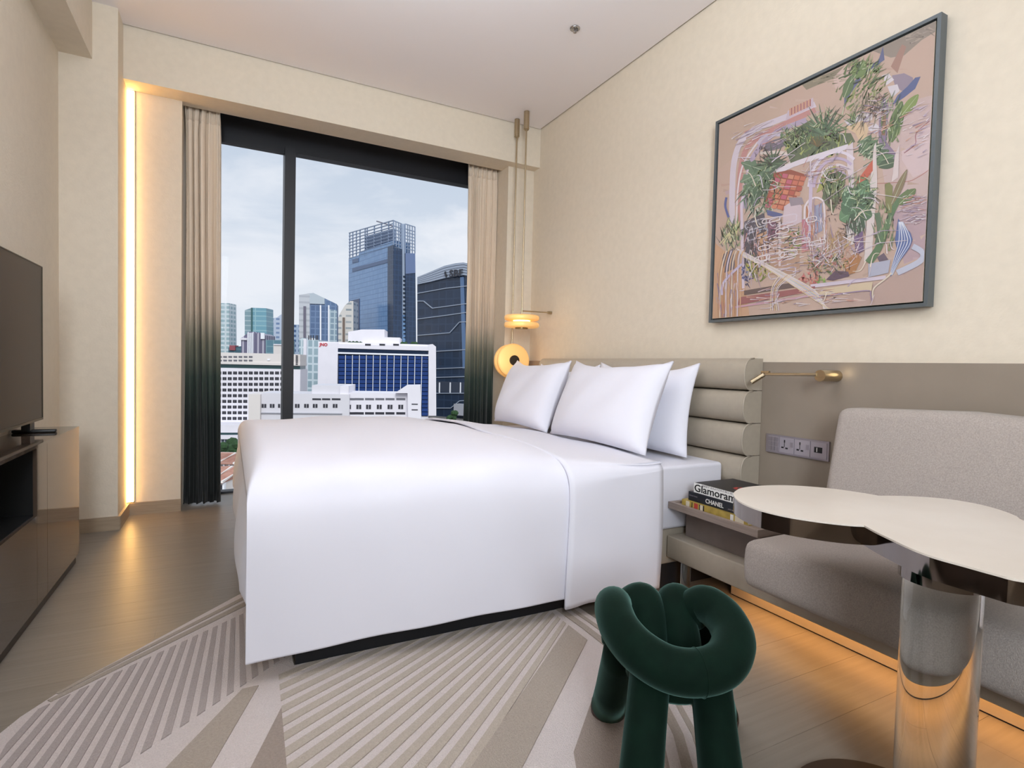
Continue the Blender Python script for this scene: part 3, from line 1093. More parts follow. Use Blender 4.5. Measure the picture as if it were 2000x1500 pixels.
def pile(poly, m, name='pile_stripe', h=.003):
    if len(poly) < 3:
        return
    ar = abs(sum(poly[i][0] * poly[(i + 1) % len(poly)][1] - poly[(i + 1) % len(poly)][0] * poly[i][1] for i in range(len(poly)))) / 2
    if ar < 2e-4:
        return
    part(MB().prism(poly, ZR - .0005, ZR + h), name, m, rg)


LA = ((.029, 2.322), (-.507, 1.899))
B1 = (fp(455, 1352), fp(235, 1500))
B2 = (fp(480, 1340), fp(325, 1500))
B3 = (fp(512, 1328), fp(412, 1500))
B4 = (fp(545, 1392), fp(490, 1500))
B5 = (fp(545, 1330), fp(560, 1500))
L1 = (fp(1105, 1230), fp(920, 1500))
L2 = (fp(1145, 1255), fp(1020, 1500))
L3 = (fp(1180, 1300), fp(1110, 1500))
big = [(-.50, .35), (1.28, .35), (1.28, 2.03), (.34, 2.03), (.34, 2.8), (-.50, 2.8)]
room_l = [(-.495, .5), (.35, .5), (.35, 2.75), (-.495, 2.75)]
# outer border lines on the window side
for a, b, w_ in (((.190, 2.625), (-.440, 2.000), .012), ((.190, 2.55), (-.450, 1.965), .016)):
    dx, dy = b[0] - a[0], b[1] - a[1]
    ln = math.hypot(dx, dy)
    nx, ny = -dy / ln * w_, dx / ln * w_
    pile([(a[0] + nx, a[1] + ny), (a[0] - nx, a[1] - ny), (b[0] - nx * .5, b[1] - ny * .5), (b[0] + nx * .5, b[1] + ny * .5)], M['rug_taupe'], 'border_line')


def ray_stripe(c, ang, da, r0, r1):
    p_ = [(c[0] + math.cos(ang + s_ * da) * r_, c[1] + math.sin(ang + s_ * da) * r_) for r_, s_ in ((r0, -1), (r1, -1), (r1, 1), (r0, 1))]
    return p_


# zone A: fan of narrow mauve stripes
for k in range(-18, 14):
    s = ray_stripe((.066, 4.58), -PI / 2 + k * .0125 - .02, .0033, 1.5, 4.0)
    s = half(s, LA[0], LA[1], (0, 1.9))
    s = half(s, B1[0], B1[1], (-.3, 1.9))
    s = clip_poly(s, -1, 0, -.188)
    s = clip_poly(s, 1, 0, -.495)
    s = clip_poly(s, 0, 1, .95)
    pile(s, M['rug_dark'])
# taupe and pink bands
sq = [(-.36, .75), (.19, .75), (.19, 2.1), (-.36, 2.1)]
pile(clip_poly(half(half(sq, B2[0], B2[1], (.3, 1.7)), B3[0], B3[1], (-.2, 1.7)), 0, -1, -1.80), M['rug_taupe'], 'pile_band')
pile(half(half([(-.1, .8), (.6, .8), (.6, 1.87), (-.1, 1.87)], B4[0], B4[1], (.2, 1.5)), B5[0], B5[1], (-.1, 1.5)), M['rug_brown'], 'pile_band')
# zone C: broad beige stripes fanning up to the right
FC = (2.2, 2.66)
angL = math.atan2((L1[0][1] + L1[1][1]) / 2 - FC[1], (L1[0][0] + L1[1][0]) / 2 - FC[0]) + .004
for k in range(0, 26):
    s = ray_stripe(FC, angL - .0125 - k * .0232, .0060, .6, 2.9)
    s = half(s, B5[0], B5[1], (.6, 1.6))
    s = half(s, L1[0], L1[1], (.4, 1.8))
    s = clip_poly(s, 0, -1, -1.872)
    s = clip_poly(s, -1, 0, -1.165)
    s = clip_poly(s, 0, 1, .70)
    pile(s, M['rug_beige'])
sq = [(.3, .7), (1.165, .7), (1.165, 1.87), (.3, 1.87)]
pile(half(half(sq, L1[0], L1[1], (1.0, 1.3)), L2[0], L2[1], (.4, 1.6)), M['rug_taupe'], 'pile_band')
def inset(w_):
    row = []
    for i, p_ in enumerate(rug_right[:9]):
        q0, q1 = rug_right[max(0, i - 1)], rug_right[i + 1]
        dx, dy = q1[0] - q0[0], q1[1] - q0[1]
        ln = math.hypot(dx, dy)
        row.append((p_[0] + dy / ln * w_, p_[1] - dx / ln * w_))
    return row


pile(half(inset(.128) + [(.62, .80)], L3[0], L3[1], (1.1, 1.2)), M['rug_brown'], 'pile_band')
# right border follows the rounded edge
for w0, w1 in ((.030, .047), (.070, .098)):
    ins = [inset(w0), inset(w1)]
    pile(ins[0] + ins[1][::-1], M['rug_taupe'], 'border_line')

# ================================================================== FRAMED ARTWORK
PX0 = 2.226
py0, py1, pz0, pz1 = 1.081, 2.094, 1.250, 2.284
pic = thing('framed_artwork', 'large square framed picture of tropical leaves, arches and roof tiles', 'picture', (2.25, (py0 + py1) / 2, pz0))
fw_ = .013
for b in ((py0, py1, pz1 - fw_, pz1), (py0, py1, pz0, pz0 + fw_), (py0, py0 + fw_, pz0 + fw_, pz1 - fw_), (py1 - fw_, py1, pz0 + fw_, pz1 - fw_)):
    part(MB().box(PX0, 2.266, b[0], b[1], b[2], b[3]), 'frame_side', M['frame_pic'], pic)
part(MB().box(2.245, 2.275, py0 + .012, py1 - .012, pz0 + .012, pz1 - .012), 'backing', M['frame_gap'], pic)
cg = fw_ + .007
CXF = 2.2320
ca, cb_, cc, cd = py0 + cg, py1 - cg, pz0 + cg, pz1 - cg
AV, AF, AC = [], [], []
alayer = [0]


def a2p(ax, ay):
    """print coordinates (measured on the photographed picture) to the canvas plane"""
    p_ = P(1350 + ax * .43321, ay * .43333, X=CXF)
    return (min(max(p_.y, ca), cb_), min(max(p_.z, cc), cd))


def pastel(c):
    c = lin(c)
    b_ = (.60, .47, .41)
    return tuple((x * .86 + y_ * .14) * .80 for x, y_ in zip(c, b_))


def ink(poly, c, raw=False):
    q = poly if raw else [a2p(*p_) for p_ in poly]
    alayer[0] += 1
    x = CXF - 8e-6 * alayer[0]
    o = len(AV)
    AV.extend([(x, p_[0], p_[1]) for p_ in q])
    cl = pastel(c)
    for t_ in tessellate_polygon([[Vector((p_[0], p_[1], 0)) for p_ in q]]):
        AF.append(tuple(i + o for i in t_))
        AC.append(cl)


def stroke(pts, c, w0, w1=None, smooth=True, lay=None):
    """tapered ribbon, widths in print units"""
    w1 = w0 if w1 is None else w1
    v = [Vector((p_[0], p_[1], 0)) for p_ in pts]
    if smooth and len(v) > 2:
        v = catmull(v, 5)
    n_ = len(v)
    lft, rgt = [], []
    for i in range(n_):
        dd = (v[min(i + 1, n_ - 1)] - v[max(i - 1, 0)])
        if dd.length < 1e-6:
            continue
        dd.normalize()
        nn_ = Vector((-dd.y, dd.x, 0)) * ((w0 + (w1 - w0) * i / (n_ - 1)) / 2)
        lft.append(v[i] + nn_)
        rgt.append(v[i] - nn_)
    for i in range(len(lft) - 1):
        o = len(AV)
        x = CXF - 8e-6 * (alayer[0] + 1 if lay is None else lay)
        for p_ in (lft[i], lft[i + 1], rgt[i + 1], rgt[i]):
            q = a2p(p_.x, p_.y)
            AV.append((x, q[0], q[1]))
        AF.append((o, o + 1, o + 2, o + 3))
        AC.append(pastel(c))
    if lay is None:
        alayer[0] += 1


def leaf(x, y, ang, ln, wd, c, vein='b9c6a4', notch=0):
    d_, n_ = (math.cos(ang), math.sin(ang)), (-math.sin(ang), math.cos(ang))
    pts = []
    for s in (1, -1):
        seq = range(0, 9) if s == 1 else range(8, -1, -1)
        for i in seq:
            u = i / 8
            ww = wd * math.sin(PI * min(1, u * .92 + .06)) ** .75
            if notch and i % 2 and 1 < i < 8:
                ww *= .55
            pts.append((x + d_[0] * ln * u + n_[0] * ww * s, y + d_[1] * ln * u + n_[1] * ww * s))
    ink(pts, c)
    stroke([(x, y), (x + d_[0] * ln * .95, y + d_[1] * ln * .95)], vein, 3, 1)


def fan(x, y, n_, a0, a1, ln, wd, cols):
    for i in range(n_):
        a = a0 + (a1 - a0) * i / (n_ - 1) + ar.uniform(-.06, .06)
        l_ = ln * ar.uniform(.75, 1.1)
        stroke([(x, y), (x + math.cos(a) * l_ * .55, y + math.sin(a) * l_ * .55), (x + math.cos(a) * l_, y + math.sin(a) * l_)], ar.choice(cols), wd, 1)


def scatter(poly_c, rx, ry, n_, cols, l0, l1, w_, a0=0, a1=6.28):
    for k_ in range(n_):
        r_ = math.sqrt(ar.random())
        a = ar.uniform(0, 6.28)
        x, y = poly_c[0] + rx * r_ * math.cos(a), poly_c[1] + ry * r_ * math.sin(a)
        b = ar.uniform(a0, a1)
        l_ = ar.uniform(l0, l1)
        stroke([(x, y), (x + math.cos(b) * l_, y + math.sin(b) * l_)], ar.choice(cols), w_ * ar.uniform(.6, 1.3), 1, lay=alayer[0] + 1 + k_ % 4)
    alayer[0] += 5


ar = random.Random(21)
full = [(ca, cc), (cb_, cc), (cb_, cd), (ca, cd)]
ink(full, 'c9ae9f', raw=True)
# ground washes
for poly, c in (([(90, 1100), (230, 1200), (260, 1500), (70, 1500)], 'cfa584'), ([(820, 500), (1110, 420), (1090, 900), (900, 1000)], 'cdb5b2'),
                ([(560, 1400), (1060, 1180), (1060, 1400), (700, 1450)], 'bda39a'), ([(110, 560), (420, 440), (380, 560), (130, 760)], 'c6ad9c'),
                ([(930, 700), (1090, 560), (1080, 760), (960, 830)], 'd2b9b6'), ([(900, 960), (1080, 900), (1065, 1150), (960, 1190)], 'b9a0a8')):
    ink(poly, c)
scatter((600, 800), 520, 620, 90, ['c4a596', 'cdb3a6', 'bfa596', 'd0b8b0', 'c2a9b0'], 30, 110, 14, -.6, .2)
# upper canopy, greys and pale blooms
ink([(820, 230), (900, 160), (1110, 90), (1108, 140), (1040, 180), (960, 250), (900, 260)], '968c82')
ink([(500, 380), (560, 350), (640, 320), (730, 280), (700, 330), (600, 370), (520, 405)], '8d8672')
ink([(640, 350), (700, 290), (720, 330), (690, 400), (650, 400)], 'd8bcb4')
ink([(900, 300), (950, 200), (970, 210), (930, 330)], 'a98478')
ink([(905, 340), (960, 330), (1000, 350), (1000, 390), (950, 410), (920, 390)], '93879a')
scatter((990, 150), 110, 45, 40, ['857d76', 'a69b90', '776f69', 'b0a294'], 15, 50, 7, -.7, .3)
scatter((600, 360), 90, 25, 26, ['7d7a62', 'a39a82', '6f6e58'], 15, 45, 6, -.6, 0)
# blue sweeps
ink([(865, 205), (872, 270), (830, 300), (770, 350), (720, 420), (690, 490), (690, 440), (730, 370), (800, 300), (845, 270)], '5a6690')
ink([(1035, 345), (1010, 400), (960, 440), (905, 475), (930, 430), (975, 390), (1010, 350)], '4a5f92')
# white blocks
for q in ([(860, 340), (890, 330), (915, 360), (880, 385)], [(885, 390), (930, 380), (940, 410), (905, 440)], [(690, 545), (770, 510), (820, 510), (815, 540), (720, 580)], [(790, 580), (830, 555), (855, 575), (830, 605)]):
    ink(q, 'ddd6de')
ink([(690, 575), (780, 540), (800, 580), (790, 620), (760, 640), (740, 600)], 'dcbf9c')
# pale pink limb on the right
ink([(1080, 540), (1030, 580), (1000, 660), (950, 680), (950, 720), (1000, 800), (1070, 770)], 'd9c2c4')
stroke([(1075, 545), (1015, 600), (1010, 650), (960, 690)], 'a06a74', 4)
stroke([(1080, 760), (1020, 800), (960, 820), (760, 830)], 'b0746a', 3)
# violet trunk
ink([(850, 480), (870, 420), (890, 480), (880, 640), (930, 700), (880, 760), (850, 720), (845, 600)], '8b7c98')
ink([(855, 500), (880, 495), (875, 610), (858, 610)], '93745e')
# rounded street ribbon at left
stroke([(560, 470), (420, 530), (260, 600), (200, 700), (185, 860), (185, 1010)], 'd9cedb', 26)
stroke([(560, 495), (420, 560), (275, 640), (230, 730), (215, 880), (215, 1010)], 'c58f8c', 24)
stroke([(520, 540), (380, 600), (290, 690), (255, 790), (240, 940)], 'b6a6c0', 22)
stroke([(205, 1010), (210, 860), (235, 740), (300, 640)], 'e6dce2', 7)
stroke([(235, 1300), (228, 1000), (230, 900), (260, 760)], 'dccfe0', 12)
ink([(435, 500), (550, 440), (552, 480), (425, 545)], 'cdbccb')
for i in range(14):
    x = 446 + i * 7
    y = 490 - i * 3.3
    stroke([(x, y), (x, y + 32)], 'a5563e' if i % 2 else 'd39566', 5, 5)
ink([(340, 640), (440, 610), (450, 640), (400, 670), (320, 690)], '75717f')
stroke([(300, 650), (340, 610), (440, 615), (445, 650)], 'cabfd2', 14)
stroke([(310, 690), (420, 690), (450, 730), (400, 760)], 'e0d3cc', 14)
# dense greens behind the arches
ink([(420, 610), (540, 540), (600, 600), (720, 600), (740, 640), (600, 690), (450, 740), (430, 680)], '54694d')
scatter((560, 650), 150, 70, 110, ['3f5f45', '6f8a4e', '8aa060', '2f4c3c', 'a9b36a', '5d7a5c'], 20, 60, 9, -2.4, -.5)
fan(600, 605, 17, -3.3, -.2, 135, 15, ['4d7257', '66876a', '355744', '7f9a78'])
fan(570, 660, 9, -2.6, -.6, 60, 8, ['5b5233', '8a6a3c', '4d5a36'])
scatter((760, 400), 120, 110, 90, ['5f7a4a', '8a9a58', '4d6a44', '9aa26a', '707d58'], 20, 70, 9, -1.3, -.4)
leaf(735, 350, -1.0, 90, 32, '6c8a52')
leaf(690, 440, -1.2, 110, 22, '56774e')
leaf(900, 640, -1.3, 190, 30, '5e7d4a')
leaf(950, 520, -.9, 120, 22, '7d9650')
scatter((800, 470), 70, 70, 60, ['6f6a5c', '8d8672', '5d5a4e', 'b8ad98'], 40, 100, 5, 1.4, 2.2)
for k in range(6):
    leaf(760 + k * 17, 690 + k * 12, -1.0 + .15 * k, 95, 22, ['456b4e', '58805c', '3c5f48'][k % 3])
scatter((790, 690), 60, 70, 50, ['3d6048', 'c2ccb4', '6d8f6c', '4a7055'], 20, 55, 6, -1.2, 0)
# monstera leaf at left
for k, (a, l_) in enumerate(((1.9, 190), (2.3, 150), (1.4, 180), (2.7, 120), (1.0, 130), (-2.8, 110), (-.4, 110), (-1.0, 90))):
    leaf(330, 770, a, l_, 34, ['466a52', '5f8166', '3a5a48', '6f8f74'][k % 4], 'c2ceb8', 1)
fan(370, 740, 13, -3.6, .2, 90, 12, ['3f6048', '587a58', '2f4c3a'])
scatter((310, 870), 80, 90, 60, ['557a60', '8aa68a', '37584a', 'c4cfc0'], 30, 80, 7, 1.2, 2.6)
# arches and white architecture
stroke([(385, 775), (480, 735), (600, 695), (710, 660)], 'e4dce6', 22)
ink([(700, 665), (730, 640), (735, 850), (715, 870), (705, 760)], 'dccfd6')
for k, c in enumerate(('e6dcea', 'c6b4d0', 'dfd3d8', 'b7a6c6')):
    rr_ = 130 - k * 22
    stroke([(660 + math.cos(a) * rr_ * 1.0, 860 + math.sin(a) * rr_ * 1.35) for a in [PI + .1 + i * .3 for i in range(8)]], c, 13)
ink([(600, 770), (655, 745), (640, 790), (600, 850), (565, 870)], 'a9aa5c')
ink([(590, 900), (610, 790), (660, 770), (700, 790), (690, 850), (640, 960)], '5f7050')
scatter((640, 850), 50, 80, 60, ['48604a', '7f8f58', '39463c', '9aa66a', '6a5a50'], 20, 60, 6, -2, -.8)
stroke([(515, 1120), (512, 960), (520, 920), (545, 895), (580, 895), (600, 930), (600, 1090), (560, 1110)], 'e8dde2', 9)
ink([(520, 930), (545, 920), (548, 1100), (520, 1110)], 'c07f5e')
ink([(555, 930), (590, 915), (592, 1040), (555, 1060)], '9aa0bc')
stroke([(530, 1100), (540, 860), (535, 770)], 'cdbfd6', 16)
# roof tiles
ink([(335, 910), (375, 780), (450, 765), (525, 790), (470, 900), (415, 950)], '9a4f3e')
for r_ in range(7):
    for c_ in range(5):
        x = 388 + c_ * 27 - r_ * 8
        y = 778 + r_ * 23 + c_ * 4
        ink([(x, y), (x + 23, y + 4), (x + 17, y + 22), (x - 6, y + 18)], ar.choice(['c9705a', 'd98868', 'b8584a', 'd28f72', 'c2607a', 'cf7a5c']))
ink([(340, 945), (415, 965), (400, 985), (345, 970)], '4f5f92')
ink([(420, 930), (470, 900), (500, 930), (500, 1000), (410, 1040)], 'd6c3cb')
ink([(440, 890), (500, 890), (510, 920), (450, 930)], '9a8f9a')
# dark facade with pill windows
ink([(240, 1000), (330, 960), (345, 1100), (330, 1180), (240, 1190)], '4a4a58')
ink([(345, 990), (405, 1010), (405, 1200), (345, 1210)], '6f4a62')
ink([(300, 1060), (345, 1040), (345, 1160), (300, 1190)], 'd0a27c')
ink([(350, 1080), (490, 1040), (490, 1230), (350, 1240)], 'b9967f')
for (x, y, c) in ((245, 1005, 'b9b8c4'), (355, 985, 'd9cdd8'), (355, 1070, 'e2d4dc'), (250, 1050, 'a9adc0'), (350, 1150, 'd9cdd2'), (350, 1225, 'cfc2c8')):
    w2 = 85 if x < 300 else 110
    stroke([(x + 12, y + 34), (x, y + 18), (x + 12, y + 2), (x + w2, y - 20), (x + w2 + 10, y - 4), (x + w2, y + 12), (x + 12, y + 34)], c, 6)
scatter((290, 1020), 50, 30, 40, ['8c8f9c', '2f3040', 'c0bfc8', '6a6c7c'], 8, 22, 5)
scatter((370, 1040), 30, 40, 30, ['8f5570', '583a52', 'a97a90'], 6, 16, 5)
stroke([(400, 1000), (400, 1200)], 'e0d0d2', 10)
ink([(500, 990), (530, 985), (530, 1130), (500, 1140)], 'c27a88')
scatter((460, 1100), 45, 60, 40, ['5f7f52', '8aa850', 'b9c455', '47604a'], 15, 40, 7)
scatter((300, 1220), 60, 50, 70, ['a8a83e', '7c8a3a', 'c9c46a', '5a6a3a', '8f8f50'], 15, 45, 8, -2.4, -.6)
scatter((250, 1240), 20, 40, 26, ['3f4f86', '5a6aa0', '2f3a66'], 10, 28, 8)
scatter((175, 1080), 40, 70, 50, ['d8cf9a', '7a8478', '5a6a64', 'c4c49a'], 25, 60, 5, -2.3, -1)
ink([(140, 1150), (190, 1120), (200, 1210), (150, 1230)], '6a6470')
stroke([(160, 890), (155, 930), (170, 980)], '4f62a0', 10)
# white column and right jungle
ink([(825, 660), (835, 640), (840, 830), (815, 1160), (780, 1180), (800, 900)], 'e0d4d2')
ink([(920, 700), (940, 650), (935, 800), (905, 820)], 'dfd0d0')
ink([(700, 1010), (735, 1000), (735, 1100), (705, 1110)], 'e2dad8')
ink([(760, 800), (820, 720), (820, 770), (780, 820), (745, 830)], 'c9604a')
for k, (a, l_) in enumerate(((-1.9, 120), (-1.2, 150), (-.7, 110), (.3, 80), (2.6, 80), (1.4, 110), (-2.6, 70))):
    leaf(740, 950, a, l_, 40, ['3f6f52', '5a8a64', '2f5a44'][k % 3], '9ac0a0')
scatter((750, 900), 60, 80, 50, ['4a7a5a', '8ab890', '335a46', 'a8c8a8'], 20, 60, 5, -1.6, .4)
scatter((740, 1010), 50, 40, 30, ['3f4f48', 'd8d8d0', '57506a'], 30, 60, 4, 1.3, 1.8)
ink([(735, 1070), (775, 1040), (780, 1130), (745, 1150)], '6f5a86')
ink([(690, 1180), (745, 1140), (770, 1160), (740, 1230), (700, 1240)], 'b07a4a')
# cactus and agave
stroke([(800, 1185), (845, 1120), (880, 1030), (905, 960), (940, 900), (985, 860)], '4f7a52', 34, 20)
ink([(875, 830), (895, 822), (910, 840), (905, 960), (880, 960)], '7f8450')
leaf(905, 920, -1.15, 170, 16, '86795a')
leaf(940, 920, -.75, 100, 24, '5e7a4a')
stroke([(840, 960), (850, 1040), (835, 1100)], '54745a', 26, 14)
# blue waterfall
ink([(935, 985), (950, 1010), (990, 1050), (1000, 1080), (985, 1120), (940, 1180), (900, 1250), (905, 1200), (930, 1130), (920, 1080)], '4a68a4')
for k in range(5):
    stroke([(938 + k * 4, 1000), (940 + k * 11, 1060), (935 + k * 13, 1100), (915 + k * 7, 1170), (897 + k * 3, 1240)], ['c9d4ea', 'e6ecf6'][k % 2], 5, 2)
ink([(800, 1190), (900, 1170), (890, 1230), (800, 1250)], 'b4b8cc')
stroke([(1000, 1110), (1045, 1140), (1030, 1180), (930, 1230)], 'c2c8dc', 26)
ink([(840, 1160), (870, 1140), (890, 1170), (850, 1180)], '5f5468')
# planting bed
scatter((610, 1180), 100, 50, 130, ['8a9a60', 'c9a070', 'b06a64', '5f7a52', 'd2b890', '4a6a4a', 'c68a80'], 10, 30, 7)
scatter((650, 1110), 60, 50, 60, ['c2a070', 'd8c090', '9a7a5a', 'b99a80'], 20, 50, 5, -2.4, -.7)
ink([(610, 1260), (650, 1220), (710, 1225), (715, 1245), (640, 1265)], '5a4660')
scatter((535, 1260), 50, 25, 60, ['c96a6a', 'd98a7a', 'b85a5e', 'e0a090'], 8, 22, 9)
scatter((590, 1270), 20, 20, 20, ['6a9a4a', '9abf5a'], 8, 20, 6)
# kerb, highway lines
ink([(600, 1300), (820, 1270), (815, 1310), (700, 1320), (560, 1340)], 'd9c6a8')
stroke([(600, 1335), (790, 1310), (810, 1330), (815, 1355)], '9a86a8', 5)
stroke([(540, 1290), (880, 1250)], 'd8ccdc', 16)
stroke([(820, 1345), (825, 1300), (880, 1255), (905, 1230)], 'e8dcc8', 6)
ink([(220, 1340), (560, 1290), (560, 1310), (400, 1340), (210, 1375)], '9c5a5c')
ink([(240, 1310), (480, 1270), (500, 1290), (240, 1330)], '5a4a4a')
stroke([(200, 1385), (560, 1330)], 'cfa0b0', 8)
for k in range(7):
    stroke([(205 + k * 5, 1120 + k * 6), (340, 1190 + k * 3), (560, 1310 + k * 7), (600 + k * 6, 1400)], ['e9dccb', 'd8cfe0', 'e6d2b0', 'c2c8d8'][k % 4], 5)
for k in range(5):
    stroke([(360 + k * 9, 1400), (365 + k * 7, 1300), (400 + k * 18, 1240)], ['ead8bc', 'dcd0d8', 'd9b48c'][k % 3], 4)
for k in range(9):
    stroke([(118 + k * 13, 1470), (122 + k * 13, 1250 - k * 8), (150 + k * 11, 1130)], ['d9b089', 'e6d6c2', 'c79468', 'dcd2e0'][k % 4], 5)
for k in range(5):
    stroke([(130 + k * 16, 1100 - k * 3), (190 + k * 6, 1030 - k * 8)], 'e2dca8', 4)
stroke([(140, 1330), (150, 1270), (230, 1190)], 'c9bfdc', 10)
# finer drawing over the big shapes
GR = ['3a5a44', '557a58', '7d9a66', '2c4638', 'a4b580', '68855a', 'c8d0b0']
for cx, cy, rx, ry, n_, a0, a1 in ((480, 620, 80, 40, 60, -2.6, -.4), (650, 560, 100, 60, 80, -2.8, -.3), (330, 830, 90, 110, 90, .8, 2.8), (760, 880, 70, 90, 90, -2, .6),
                                   (900, 560, 50, 120, 70, -1.9, -1.0), (640, 840, 50, 70, 60, -2.2, -.9), (870, 1040, 50, 110, 60, -2.0, -1.1), (770, 330, 90, 60, 60, -1.4, -.3), (190, 1060, 45, 60, 45, -2.2, -1)):
    scatter((cx, cy), rx, ry, n_, GR, 14, 48, 5, a0, a1)
MV = ['cdbccb', 'e6dde6', 'b7a5c0', 'd8c4c8', '9c8aa6', 'f0e8ea', 'c98f86', 'd8a890']
for cx, cy, rx, ry, n_, a0, a1 in ((300, 620, 120, 60, 45, -.6, -.2), (600, 780, 110, 60, 45, -1.2, .3), (560, 1000, 60, 110, 60, 1.2, 1.9), (440, 1120, 110, 110, 90, -.5, .2), (290, 1130, 60, 120, 60, 1.2, 1.9),
                                   (830, 520, 60, 90, 40, -.8, .2), (990, 950, 70, 70, 60, -.5, .1), (650, 1150, 120, 80, 70, -2.6, -.4), (480, 1340, 260, 40, 60, -.35, .1), (1000, 600, 70, 120, 40, -.7, -.2), (160, 1300, 50, 120, 40, 1.4, 1.8)):
    scatter((cx, cy), rx, ry, n_, MV, 18, 70, 4, a0, a1)
DK = ['4a4450', '5a4a4a', '38404a', '6a5560', '3f3a36']
for cx, cy, rx, ry, n_ in ((300, 1060, 60, 90, 50), (400, 1090, 60, 90, 40), (640, 930, 40, 60, 30), (560, 620, 120, 50, 30), (720, 1050, 40, 50, 24), (620, 1220, 100, 30, 30), (340, 700, 60, 40, 24), (840, 470, 40, 60, 24)):
    scatter((cx, cy), rx, ry, n_, DK, 8, 30, 4)
for k in range(46):
    x, y = ar.uniform(180, 900), ar.uniform(560, 1330)
    dx, dy = ar.uniform(-90, 130), ar.uniform(-70, 70)
    stroke([(x, y), (x + dx * .4, y + dy * .9), (x + dx, y + dy)], ar.choice(['eee6ea', 'e2d8e6', 'd9ccd6', 'efe2d0', 'b9a9c4']), ar.uniform(3, 6), 2)
for k in range(10):
    x, y = ar.uniform(260, 560), ar.uniform(960, 1220)
    w2, h2 = ar.uniform(30, 70), ar.uniform(14, 24)
    stroke([(x, y), (x + w2, y - w2 * .2), (x + w2 + 8, y + h2 * .5 - w2 * .2), (x + w2, y + h2 - w2 * .2), (x, y + h2), (x - 8, y + h2 * .5), (x, y)], 'ece2e6', 4)
for k in range(16):
    x = ar.uniform(250, 900)
    y = ar.uniform(650, 1200)
    stroke([(x, y), (x + ar.uniform(-80, 160), y + ar.uniform(-90, 20))], ar.choice(['e8e0e6', 'd8ccd8', 'b8a8b4']), 2.5)
me = bpy.data.meshes.new('print')
me.from_pydata(AV, [], AF)
ca_ = me.color_attributes.new('ink', 'FLOAT_COLOR', 'CORNER')
buf = []
for p_, c in zip(me.polygons, AC):
    for _ in p_.loop_indices:
        buf += [c[0], c[1], c[2], 1.0]
ca_.data.foreach_set('color', buf)
me.materials.append(M['art'])
me.transform(Matrix.Translation(-pic.location))
o = bpy.data.objects.new('print', me)
col.objects.link(o)
o.parent = pic
part(MB().box(CXF + .0001, 2.2450, ca - .0005, cb_ + .0005, cc - .0005, cd + .0005), 'canvas', M['paper'], pic)

# ================================================================== CITY BEYOND THE WINDOW
ZG = -24.0
g_ = MB().box(-420, 420, 18, 1100, ZG - 1, ZG)
struct(g_, 'street_ground', mat('asphalt', '6e6c6a', 0.9, var=.1, vscale=.05))

C_ = {}
C_['white'] = mat('city_white', 'e6e3ea', 0.7, var=.02, vscale=.3)
C_['white2'] = mat('city_offwhite', 'd6d4da', 0.7, var=.02, vscale=.3)
C_['cream'] = mat('city_cream', 'dcd6d2', 0.75)
C_['win'] = mat('city_window_dark', '34343c', 0.3)
C_['wing'] = mat('city_window_grey', '6c6c74', 0.35)
C_['teal'] = mat('city_teal_glass', '3f6466', 0.3)
C_['blue'] = mat('city_blue_pane', '28427c', 0.55, spec=.15, rand=.10)
C_['navy'] = mat('city_navy', '15263f', 0.5, spec=.2)
C_['lwhite'] = mat('city_white_line', 'eef0f6', 0.6)
C_['dark'] = mat('city_dark_glass', '1f2b3c', 0.25)
C_['alum'] = mat('city_aluminium_louvre', '9aa4b4', 0.4)
C_['lattice'] = mat('city_lattice', '8d9cb4', 0.5)
C_['foliage'] = mat('city_foliage', '2f4a2c', 0.9, var=.35, vscale=1.5)
C_['red'] = mat('city_red', 'c23c46', 0.6)
C_['tile'] = mat('city_roof_tile', 'b98270', 0.85, var=.10, vscale=1.2, color2='c89a88')
C_['plaster'] = mat('city_plaster', 'ece4de', 0.8)
C_['mauve'] = mat('city_mauve_glass', '6b6878', 0.4)
C_['grey'] = mat('city_grey', 'a9aab2', 0.7)


